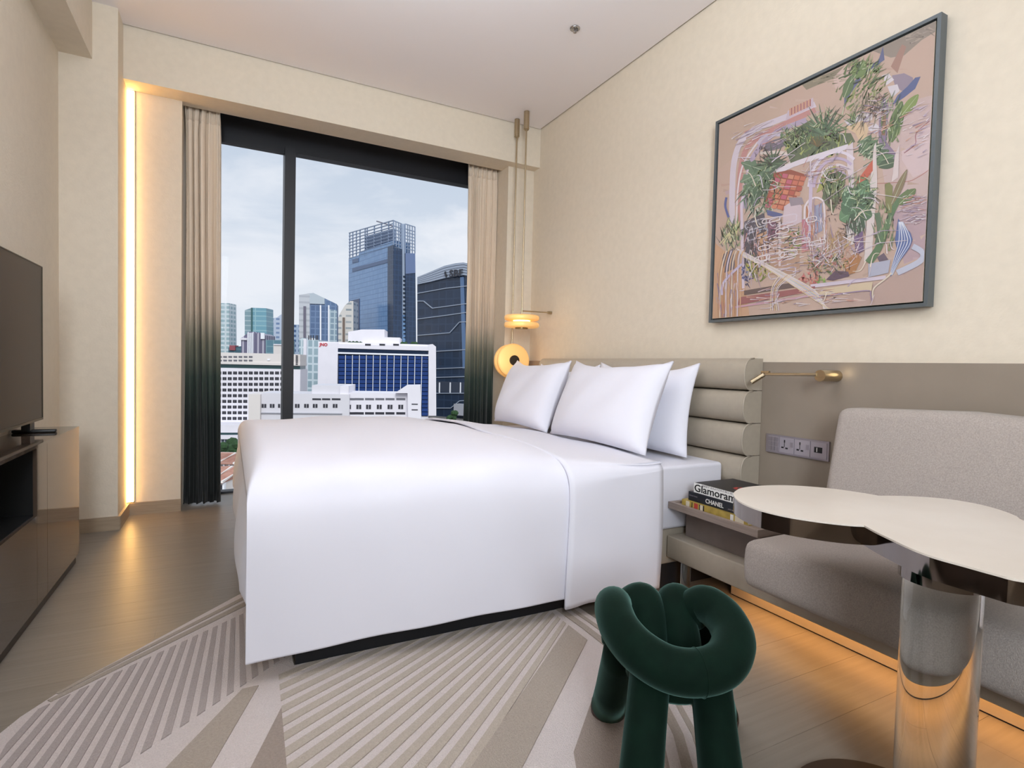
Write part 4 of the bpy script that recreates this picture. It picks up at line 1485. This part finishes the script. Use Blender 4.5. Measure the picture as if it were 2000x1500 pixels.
class Fac:
    """upright facade standing at a distance along the view; psi turns it about its own upright axis"""

    def __init__(s, name, label, D, ax, psi=0.0, cat='building', group=None, ay=712):
        d_ = ray(ax, ay)
        p_ = CAM + d_ * (D / d_.dot(F2))
        s.A = Vector((p_.x, p_.y, 0))
        c, n_ = math.cos(math.radians(psi)), math.sin(math.radians(psi))
        s.u = R2 * c + F2 * n_
        s.n = F2 * c - R2 * n_
        s.root = thing(name, label, cat, (s.A.x, s.A.y, ZG), group)
        s.root.rotation_euler = (0, 0, math.atan2(s.u.y, s.u.x))

    def uz(s, px, py, w=0.0):
        d_ = ray(px, py)
        t_ = ((s.A + s.n * w) - CAM).dot(s.n) / d_.dot(s.n)
        p_ = CAM + d_ * t_
        return (p_ - s.A).dot(s.u), p_.z - ZG

    def rect(s, x0, y0, x1, y1, w=0.0):
        xm, ym = (x0 + x1) / 2, (y0 + y1) / 2
        return s.uz(x0, ym, w)[0], s.uz(x1, ym, w)[0], (0.0 if y1 >= 9000 else s.uz(xm, y1, w)[1]), s.uz(xm, y0, w)[1]

    def box(s, name, x0, y0, x1, y1, w0, w1, m, parent=None):
        """photo rectangle at depth w0 in front plane, going back to w1; y1=9999 means down to the ground"""
        yy1 = y1 if y1 < 9000 else y0 + 100
        u0, u1, z0, z1 = s.rect(x0, y0, x1, yy1, w0)
        if y1 >= 9000:
            z0 = 0.0
        o = MB().box(u0, u1, w0, w1, z0, z1).build(name, m)
        o.parent = parent or s.root
        return o

    def pane(s, name, x0, y0, x1, y1, w0, w1, m, parent=None):
        u0, u1, z0, z1 = s.rect(x0, y0, x1, y1, w0)
        return mesh_share(unit_box(m), name, parent or s.root, ((u0 + u1) / 2, (w0 + w1) / 2, (z0 + z1) / 2), (u1 - u0, w1 - w0, z1 - z0))

    def poly(s, name, pts, w0, w1, m, parent=None):
        """outline given in photo pixels, extruded in depth"""
        q = [s.uz(*p_, w0) for p_ in pts]
        mb = MB().prism(q, w0, w1)
        mb.v = [(v[0], v[2], v[1]) for v in mb.v]
        o = mb.build(name, m)
        o.parent = parent or s.root
        return o

    def bars(s, name, segs, w0, w1, th, m, parent=None):
        """straight bars between photo points, th metres thick"""
        mb = MB()
        for a, b in segs:
            a, b = Vector(s.uz(*a, w0)), Vector(s.uz(*b, w0))
            d_ = (b - a)
            if d_.length < 1e-4:
                continue
            n_ = Vector((-d_.y, d_.x)).normalized() * th / 2
            q = [a + n_, b + n_, b - n_, a - n_]
            mb.add([(p_.x, w0, p_.y) for p_ in q] + [(p_.x, w1, p_.y) for p_ in q], [(0, 1, 2, 3), (7, 6, 5, 4), (0, 4, 5, 1), (1, 5, 6, 2), (2, 6, 7, 3), (3, 7, 4, 0)])
        o = mb.build(name, m)
        o.parent = parent or s.root
        return o


# ---- tall blue glass tower with lattice crown
gm_l = grid_mat('tower_light_glass', '6f93be', '5b7ba6', 3.2, 3.9, .30, .2, '7b9dc6')
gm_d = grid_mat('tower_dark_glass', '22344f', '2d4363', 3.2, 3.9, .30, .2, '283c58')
lw = lambda x: 455 + (430 - 455) * (x - 681) / (768 - 681)
t_l = Fac('glass_tower', 'tallest blue glass skyscraper with an open lattice crown', 430, 768, -52)
t_l.poly('tower_face', [(681, 506), (700, 500), (702, 492), (768, 470), (768, 690), (681, 690)], 0, 15, gm_l)
t_l.box('tower_base', 681, 690, 768, 9999, 0, 15, gm_l)
t_l.poly('plant_floor_band', [(688, 531), (759, 512), (759, 505), (688, 524)], -.4, .4, mat('tower_band', '566a8c', .4))
t_l.poly('plant_floor_band', [(688, 514), (700, 511), (700, 504), (688, 507)], -.4, .4, mat('tower_band', '566a8c', .4))
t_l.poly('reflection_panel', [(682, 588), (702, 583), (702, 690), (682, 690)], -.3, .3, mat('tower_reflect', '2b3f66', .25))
t_l.poly('crown_screen', [(712, 462), (768, 446), (768, 492), (712, 497)], 6, 9, mat('crown_screen', '75859f', .5))
segs = [((681, lw(681)), (768, lw(768)))]
for x in (682, 688, 695, 702, 712, 716, 730, 744, 758, 767.5):
    segs.append(((x, lw(x)), (x, lw(x) + 56)))
for k in range(1, 9):
    segs.append(((681, 455 + k * 6.2), (768, 430 + k * 6.2)))
t_l.bars('crown_lattice', segs, 0, 1.0, .55, C_['lattice'])
t_l.bars('roof_crane', [((735, 432), (765, 441))], 8, 9, .9, C_['mauve'])
segs = []
fc = Fac('tower_side_probe', 'x', 430, 768, 38)
sx_root = fc.root
segs = [((768, 430), (785, 437))] + [((x, 430 + (x - 768) * .41), (x, 490)) for x in (769, 774, 779, 784)] + [((768, 433 + k * 7), (785, 440 + k * 6.5)) for k in range(1, 8)]
keep = [fc.poly('tower_side', [(768, 478), (785, 487), (786, 690), (768, 690)], 0, 10, gm_d), fc.bars('crown_lattice', segs, 0, 1, .5, C_['lattice']),
        fc.poly('tower_side', [(792, 495), (811, 497), (813, 690), (793, 690)], 0, 10, gm_d),
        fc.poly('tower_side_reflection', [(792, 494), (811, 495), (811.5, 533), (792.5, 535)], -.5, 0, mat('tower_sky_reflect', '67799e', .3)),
        fc.poly('service_core', [(785.5, 437), (791.5, 437), (793.5, 690), (786.5, 690)], 1.5, 6, mat('tower_core', 'a6b4c8', .5)),
        fc.bars('crown_lattice', [((792, 437), (811, 443))] + [((x, 437 + (x - 792) * .3), (x, 495)) for x in (792, 797, 801, 806, 811)] + [((792, 440 + k * 6.5), (811, 446 + k * 6.2)) for k in range(1, 8)], 0, 1, .5, C_['lattice']),
        fc.bars('core_ladder', [((788, 540 + k * 8), (792, 540 + k * 8)) for k in range(18)], .8, 1.4, 1.2, C_['dark'])]
keep[-1]['kind'] = 'stuff'
inv = t_l.root.matrix_basis.inverted() @ fc.root.matrix_basis
for o in keep:
    o.data.transform(inv)
    o.parent = t_l.root
bpy.data.objects.remove(fc.root)

# ---- dark curved office building with louvred top and sign
sb = Fac('office_building', 'dark glass office building with silver louvres and a sign on top', 270, 815, -30)
gm_s = grid_mat('office_dark_glass', '1f2c40', '2a3950', 4.2, 4.0, .32, .22, '25344b')
sb.poly('glass_body', [(815, 556), (880, 540), (905, 537), (925, 541), (925, 830), (815, 830)], 0, 40, gm_s)
sb.box('glass_base', 815, 830, 925, 9999, 0, 38, gm_s)
top = [(815, 541), (840, 531), (868, 519), (890, 514), (905, 512.5), (912, 514), (925, 519)]
low = [(815, 556), (840, 551), (868, 544), (890, 540), (905, 538), (912, 539), (925, 543)]
for k in range(5):
    seg = []
    for i in range(len(top)):
        f0, f1 = k / 5, (k + .82) / 5
        seg.append(((top[i][0], top[i][1] + (low[i][1] - top[i][1]) * f0), (low[i][0], top[i][1] + (low[i][1] - top[i][1]) * f1)))
    sb.poly('louvre', [a for a, _ in seg] + [b for _, b in reversed(seg)], -1.0, 1.5, C_['alum'])
sb.poly('louvre_backing', top + low[::-1], 1.2, 4, mat('louvre_back', '6a7486', .6))
for pts in ([(815, 573), (870, 563), (925, 557)], [(815, 588), (827, 588), (844, 602), (925, 591)], [(815, 623), (870, 616), (925, 608)], [(815, 655), (878, 650), (897, 629), (925, 628)],
            [(852, 686), (925, 682)], [(852, 720), (925, 717)], [(852, 737), (925, 735)], [(852, 768), (925, 768)], [(852, 797), (880, 797), (897, 783), (925, 781)]):
    sb.bars('floor_line', list(zip(pts[:-1], pts[1:])), -.6, .2, .34, C_['alum'])
sb.bars('corner_mullion', [((902, 541), (907, 720))], -.4, .3, 2.0, mat('office_corner', '5a7396', .3))
for x in (857, 878, 898):
    sb.pane('column', x, 747, x + 2, 767, -.4, .4, C_['lwhite'])
sb.pane('lobby_glazing', 853, 746, 922, 767, -.15, .1, mat('office_lobby', '3a4150', .3))
sb.pane('entrance_box', 886, 790, 922, 812, -4, 0, C_['grey'])
u_, z_ = sb.uz(877, 541, -1.6)
th0 = math.atan2(sb.uz(898, 534, -1.6)[1] - sb.uz(877, 539, -1.6)[1], sb.uz(898, 534, -1.6)[0] - sb.uz(877, 539, -1.6)[0])
mm = Matrix.Translation((u_, -1.6, z_)) @ Matrix.Rotation(-th0 * 0, 4, 'Y') @ Matrix.Rotation(PI / 2, 4, 'X')
text_mesh('SBF', 4.6, C_['win'], 'sign_lettering', sb.root, mm, extrude=.12, sx=1.15, bold=.06)
sb.bars('sign_emblem', [((870, 530), (868.5, 534)), ((868.5, 534), (872, 538)), ((872, 538), (870, 541))], -1.7, -1.4, .8, C_['win'])

# ---- white building with blue glass grid
jb = Fac('office_building', 'white framed block with a blue glass grid and red sign', 205, 740, 8)
jb.box('white_body', 621, 670, 838, 9999, .6, 18, C_['white'])
jb.poly('side_tower', [(837, 673), (845, 672), (851.5, 677), (852, 812), (837, 812)], -.6, 16, C_['white'])
jb.pane('side_wall', 621, 669, 659, 812, -.6, 1.0, C_['white'])
jb.box('parapet', 659, 674, 838, 682.5, -.4, 2, C_['white'])
jb.box('dark_band', 660, 683, 836, 689.5, -.1, .8, C_['navy'])
jb.box('white_band', 659, 690, 837, 693, -.5, .9, C_['lwhite'])
nb, nr = 13, 15
xs = [660.5 + i * (836.5 - 660.5) / nb for i in range(nb + 1)]
for i in range(nb):
    for r_ in range(nr):
        y0 = 694 + r_ * 7.9
        if y0 > 770 and i < 11:
            continue
        jb.pane('glass_pane', xs[i] + .9, y0 + .7, xs[i + 1] - .7, y0 + 7.2, 0, .5, C_['blue'])
jb.box('pane_backing', 660, 693.5, 836.5, 812, .35, .9, C_['navy'])
for x in xs[1:-1]:
    jb.pane('mullion', x - .55, 693.5, x + .55, 812, -.25, .45, C_['lwhite'])
jb.poly('roof_house', [(680, 648), (706, 643.5), (751, 643.5), (751, 674), (680, 674)], 4, 18, C_['white'])
jb.box('roof_house', 751, 659, 781, 674, 4, 16, C_['white'])
for k, (x, y) in enumerate(((683, 671), (690, 671), (697, 671), (704, 672), (786, 672), (792, 672), (806, 672), (812, 672))):
    o = MB()
    u_, z_ = jb.uz(x, y, 2.4)
    o.lathe([(0.0, -.9), (.75, -.5), (.95, .1), (.6, .7), (0, 1.0)], (u_, 2.4, z_), (0, 0, 1), 9).build('rooftop_shrub', C_['foliage']).parent = jb.root
for x in (713, 741, 768):
    jb.pane('roof_opening', x, 671.5, x + 11, 675, -.5, 0, C_['win'])
u_, z_ = jb.uz(624.2, 675.5, -.75)
text_mesh('JNO', 1.5, C_['red'], 'sign_lettering', jb.root, Matrix.Translation((u_, -.75, z_)) @ Matrix.Rotation(PI / 2, 4, 'X'), extrude=.05, bold=.05)

# ---- long white low building in front
lb = Fac('low_building', 'long low white building with square windows below the blue glass block', 118, 660, 9)
lb.box('main_wing', 507, 769, 682, 9999, 0, 10, C_['white2'])
lb.box('main_wing', 676, 768, 800, 9999, .8, 10, C_['white'])
lb.box('end_block', 485, 770, 508, 9999, -.8, 14, C_['cream'])
lb.box('roof_block', 609, 753, 664, 770, 1, 12, C_['white2'])
lb.box('roof_block', 664, 754, 681, 770, .4, 12, C_['white'])
lb.poly('stair_tower', [(772, 768), (794, 753.5), (821, 753), (823, 830), (797, 830), (796, 768)], -.6, 6, C_['white'])
lb.box('stair_tower_base', 797, 828, 823, 9999, -.6, 6, C_['white'])
lb.box('ledge', 503, 806.5, 668, 808, -.35, .3, C_['grey'])
for x in (511, 527, 543, 576, 594, 611, 631, 650):
    f_ = lb.pane('window', x, 789, x + 9, 796.5, -.05, .3, C_['win'])
    lb.pane('window_frame', x + 4.1, 789, x + 4.9, 796.5, -.12, .0, C_['white2'])
for x in (676, 696, 715, 736, 757, 778):
    lb.pane('window', x, 790.5, x + 9.5, 799, .74, 1.0, C_['win'])
    lb.pane('window_frame', x + 4.4, 790.5, x + 5.2, 799, .66, .8, C_['white'])
for x0, x1 in ((610, 627), (629, 645), (648, 665)):
    lb.pane('strip_window', x0, 778, x1, 781.5, -.05, .3, C_['win'])
for x in (676, 693, 713, 733, 753, 774):
    lb.pane('strip_window', x, 777.5, x + 19 - 1.5, 781.5, .74, 1.0, C_['wing'])
    lb.pane('strip_window', x, 805, x + 19 - 1.5, 809.5, .74, 1.0, C_['win'])
for y in (788.5, 799.5):
    lb.pane('slot_window', 804, y, 816, y + 2, -.66, -.4, C_['win'])

# ---- hospital-like block with a grid of windows
hb = Fac('grid_window_building', 'broad white block with many rows of small square windows', 165, 505, 12)
hb.box('main_block', 340, 719, 586, 832, 0, 14, C_['white'])
hb.box('upper_block', 340, 689, 586, 712, -.3, 12, C_['cream'])
hb.box('dark_gallery', 340, 711, 586, 721, 1.0, 12, C_['teal'])
hb.box('slab', 340, 707, 586, 711.5, -.6, 12, C_['cream'])
hb.box('podium', 340, 830, 500, 845, -8, 30, C_['white'])
hb.box('podium_glass', 340, 843, 500, 851, -7, 28, C_['teal'])
hb.box('podium_slab', 340, 851, 500, 858, -9, 28, C_['white'])
hb.box('podium_base', 340, 857, 500, 9999, -8, 28, mat('podium_glass', '5c6672', .3))
for k in range(9):
    x = 431 + k * 7.0
    hb.pane('podium_mullion', x, 858, x + .8, 886, -8.4, -7.9, C_['lwhite'])
for y in (866, 878):
    hb.pane('podium_transom', 425, y, 495, y + .8, -8.4, -7.9, C_['lwhite'])
for r_ in range(10):
    y = 725.5 + r_ * 11.1
    for c_ in range(-7, 15):
        x = 424.5 + c_ * 10.25 - r_ * .12
        if (548 < x < 570):
            continue
        if r_ > 4 and x > 500:
            continue
        f_ = hb.pane('window', x, y, x + 7.6, y + 5.8, -.06, .3, C_['win'])
        hb.pane('glazing_bar', x + 3.4, y + .8, x + 4.0, y + 5.8, -.16, 0, C_['wing'])
for r_ in range(2):
    for c_ in range(7):
        x = 426 + c_ * 10.0
        hb.pane('window', x, 695.3 + r_ * 7.2, x + 7, 698.6 + r_ * 7.2, -.4, 0, C_['wing'])
hb.pane('roof_light', 522, 701, 527, 704, -.5, 0, C_['lwhite'])
for k in range(6):
    hb.pane('service_pipe', 577.5, 694 + k * 4, 581.5, 696 + k * 4, -.8, -.3, C_['win'])

# ---- towers further back
def tower(name, label, D, ax, psi, pts, m, extra=(), deep=14, ybot=720, group=None):
    f_ = Fac(name, label, D, ax, psi, group=group)
    f_.poly('tower_face', pts, 0, deep, m)
    xs_ = [p_[0] for p_ in pts]
    f_.box('tower_base', min(xs_), max(p_[1] for p_ in pts) - 1, max(xs_), 9999, 0, deep - 1, m)
    return f_


a = tower('residential_tower', 'pale teal residential tower beside the sand coloured curtain', 520, 440, 0, [(418, 592), (447, 592), (448, 700), (418, 700)], grid_mat('teal_resi', '9db4ba', 'c9d4d8', 5.5, 4.2, .9, .4, '8aa6b0'))
a = tower('glass_tower', 'teal green glass tower with flat top behind the grid window block', 480, 498, 0, [(492, 601), (520, 602), (521, 700), (492, 700)], grid_mat('teal_tower', '6f9fb0', '93b9c2', 40, 4.2, .5, .3, '7aa6b6'))
a.poly('side_face', [(478, 606), (492, 601), (492, 700), (478, 700)], .5, 20, grid_mat('teal_tower_side', '7f9aa4', 'a4b8be', 40, 4.2, .5, .3))
a.bars('corner_line', [((491.5, 601), (491.5, 648))], -.6, .3, 1.2, C_['teal'])
a = tower('residential_tower', 'hazy blue stepped apartment tower beside the window mullion', 560, 536, 0, [(521, 626), (528, 622), (541, 620), (549, 614), (560, 614), (560, 700), (521, 700)], grid_mat('blue_resi', '7f93b4', 'b9c4d6', 6, 4.6, 1.3, .4, '6f86aa'))
a = tower('residential_tower', 'narrow blue apartment tower right of the window mullion', 520, 580, 0, [(572, 634), (584, 634), (585, 720), (572, 720)], grid_mat('blue_resi2', '50688e', 'a9b9cf', 5, 4.6, 1.2, .4))
a = tower('office_tower', 'stepped tower of mauve glass bands and white fins', 330, 494, 0, [(471, 660), (482, 652), (484, 648), (496, 648), (498, 651), (509, 651), (518, 655), (518, 700), (471, 700)], grid_mat('mauve_off', '6d6a82', 'b9b6c4', 3.0, 60, .5, .4))
for x in (483, 487, 491):
    a.pane('white_fin', x, 650, x + 2.4, 700, -1, 0, C_['lwhite'])
a.pane('sign_panel', 509, 650, 516, 662, -1.2, -.2, C_['lwhite'])
a.box('roof_edge', 469, 660, 482, 664, -1, 4, C_['white'])
a = tower('low_teal_building', 'low teal glass building left of the window mullion', 300, 534, 0, [(519, 664), (556, 664), (556, 705), (519, 705)], grid_mat('teal_low', '5b8090', '7798a2', 4, 3.6, .3, .3))
a = tower('low_building', 'small pinkish white block beside the window mullion', 240, 545, 0, [(534, 673), (556, 672), (556, 705), (534, 705)], C_['cream'], deep=10)
a.box('roof_edge', 534, 672, 556, 674, -.5, 3, C_['white'])
a = tower('low_building', 'low teal and red roofed building behind the grid window block', 380, 458, 0, [(446, 679), (472, 676), (472, 705), (446, 705)], grid_mat('teal_low2', '3f5f6e', '56757e', 5, 4, .5, .4), deep=12)
a.pane('red_roof', 448, 674.5, 459, 684, -1, 4, mat('city_dull_red', '96525a', .7))

mt = tower('office_tower', 'grey and blue tower with slanted top behind the white block', 370, 605, 14, [(605, 573), (612, 572), (658, 594), (658, 720), (605, 720)], grid_mat('mid_tower', '51688c', '6f86a8', 3.2, 3.9, .35, .3, '5c7496'))
mt.poly('slanted_screen', [(605, 573), (612, 572), (634, 582.5), (634, 594), (605, 593)], -.8, 0, mat('mid_screen', 'b4bfc8', .5))
mt.poly('grey_wing', [(584, 576), (605, 572.5), (605, 720), (584, 720)], -.5, 14, grid_mat('mid_grey', 'c0c4ca', 'aeb2ba', 30, 4.0, .7, .6))
mt.bars('dark_slot', [((595, 598), (595, 700))], -1.2, -.4, 1.6, C_['mauve'])
for x in (626, 642):
    mt.bars('white_fin', [((x, 596), (x, 700))], -1.2, 0, .9, C_['lwhite'])
mt.poly('glass_side', [(642.5, 604), (658, 606), (658, 720), (642.5, 720)], -.6, 0, grid_mat('mid_side', '8096a6', 'b4c4cc', 3, 3.9, .4, .3))
cb2 = tower('residential_tower', 'cream apartment tower with a curved roof behind the blue skyscraper', 450, 670, 0, [(658, 628), (664, 612), (674, 596), (684, 588), (690, 588), (690, 720), (658, 720)], grid_mat('cream_resi', 'a9aeb0', 'd6d2cc', 8, 5, 1.8, .5, '8d979c'))
cb2.bars('brown_strip', [((671, 620), (671, 720))], -1, 0, 1.6, mat('city_brown', '7a6a60', .7))
gt = tower('glass_tower', 'pale green glass tower with a white strip left of the blue grid block', 230, 600, 0, [(584, 664), (591, 660), (600, 664), (622, 664), (622, 770), (584, 770)], grid_mat('pale_glass', '9fb4bc', 'c6d4da', 2.4, 3.4, .4, .3, '8aa2ac'))
gt.pane('white_strip', 592, 662, 598, 770, -.8, 0, C_['white'])
for x in (603, 607, 612, 617, 620):
    gt.bars('antenna', [((x, 655), (x, 665))], .5, .8, .35, C_['win'])
gt.box('roof_plant', 605, 660, 611, 665, 1, 4, C_['lwhite'])

# ---- trees and shophouses below
def tree(x, y, D, r_, label):
    f_ = Fac('street_tree', label, D, x, 0, 'tree', 'trees among the shophouses')
    u_, z_ = f_.uz(x, y)
    rr = random.Random(int(x * 7 + y))
    mb = MB()
    for k in range(16):
        c = Vector((u_ + rr.uniform(-1, 1) * r_ * .7, rr.uniform(-1, 1) * r_ * .6, z_ + rr.uniform(-.6, .7) * r_))
        q = r_ * rr.uniform(.35, .6)
        mb.lathe([(0, -q), (q * .8, -q * .6), (q, 0), (q * .75, q * .62), (0, q)], c, (rr.uniform(-.4, .4), rr.uniform(-.4, .4), 1), 8)
    mb.build('crown', C_['foliage'], None, smooth_all=False).parent = f_.root
    MB().cyl((u_, 0, 0), (u_, 0, z_), .35, 8).build('trunk', mat('city_bark', '4a3f36', .9)).parent = f_.root


tree(459, 876, 112, 2.3, 'round dark green tree behind the tiled roofs')
tree(428, 880, 95, 1.4, 'small dark tree at the curtain edge behind the tiled roofs')
tree(884, 812, 150, 1.4, 'low green tree at the foot of the dark office building')


def shophouse(name, label, D, xl, xr, yr, ye, n_):
    f_ = Fac(name, label, D, (xl + xr) / 2, 0)
    f_.A = f_.A
    u0, zr = f_.uz(xl, yr, 5.0)
    u1, _ = f_.uz(xr, yr, 5.0)
    ue, ze = f_.uz((xl + xr) / 2, ye, 0)
    MB().box(u0 + .1, u1 - .1, .3, 9.7, 0, ze).build('facade', C_['plaster']).parent = f_.root
    mb = MB()
    mb.add([(u0, -.3, ze - .1), (u1, -.3, ze - .1), (u1, 5, zr), (u0, 5, zr), (u0, 10.3, ze - .1), (u1, 10.3, ze - .1)], [(0, 1, 2, 3), (3, 2, 5, 4), (0, 3, 4), (1, 5, 2)])
    ro = mb.build('tiled_roof', C_['tile'])
    ro.parent = f_.root
    w_ = (u1 - u0) / n_
    for i in range(n_ + 1):
        x = u0 + i * w_
        MB().add([(x - .12, -.32, ze - .05), (x + .12, -.32, ze - .05), (x + .12, 5, zr + .22), (x - .12, 5, zr + .22), (x - .12, -.32, ze + .2), (x + .12, -.32, ze + .2), (x + .12, 5, zr + .02), (x - .12, 5, zr + .02)],
                 [(0, 1, 2, 3), (4, 5, 1, 0), (1, 5, 6, 2), (4, 0, 3, 7), (7, 3, 2, 6), (5, 4, 7, 6)]).build('party_wall', C_['plaster']).parent = ro
    for i in range(int(n_ * 14)):
        x = u0 + (i + .5) * (u1 - u0) / (n_ * 14)
        MB().add([(x - .05, -.3, ze), (x + .05, -.3, ze), (x + .05, 5, zr + .06), (x - .05, 5, zr + .06), (x - .05, -.3, ze - .08), (x + .05, -.3, ze - .08)], [(0, 1, 2, 3), (4, 5, 1, 0)]).build('tile_row', C_['tile']).parent = ro
    mesh_ = unit_box(C_['win'])
    for i in range(n_ * 3):
        x = u0 + (i + .5) * (u1 - u0) / (n_ * 3)
        mesh_share(mesh_, 'window', f_.root, (x, .25, ze - 1.0), (.55, .3, 1.2))
        mesh_share(unit_box(C_['lwhite']), 'pilaster', f_.root, (x + (u1 - u0) / (n_ * 6), .2, ze - 1.2), (.22, .4, 2.2))
    mesh_share(unit_box(C_['plaster']), 'cornice', f_.root, ((u0 + u1) / 2, .05, ze - 2.0), (u1 - u0, .8, .35))
    mesh_share(unit_box(C_['win']), 'five_foot_way', f_.root, ((u0 + u1) / 2, .25, ze - 4.3), (u1 - u0 - .6, .5, 2.4))
    return f_


shophouse('shophouse', 'row of white shophouses with red tiled roof nearest below the window', 62, 405, 478, 912, 942, 3)
shophouse('shophouse', 'shophouse row with pale orange roof behind the nearest tiled roofs', 80, 400, 490, 885, 905, 3)
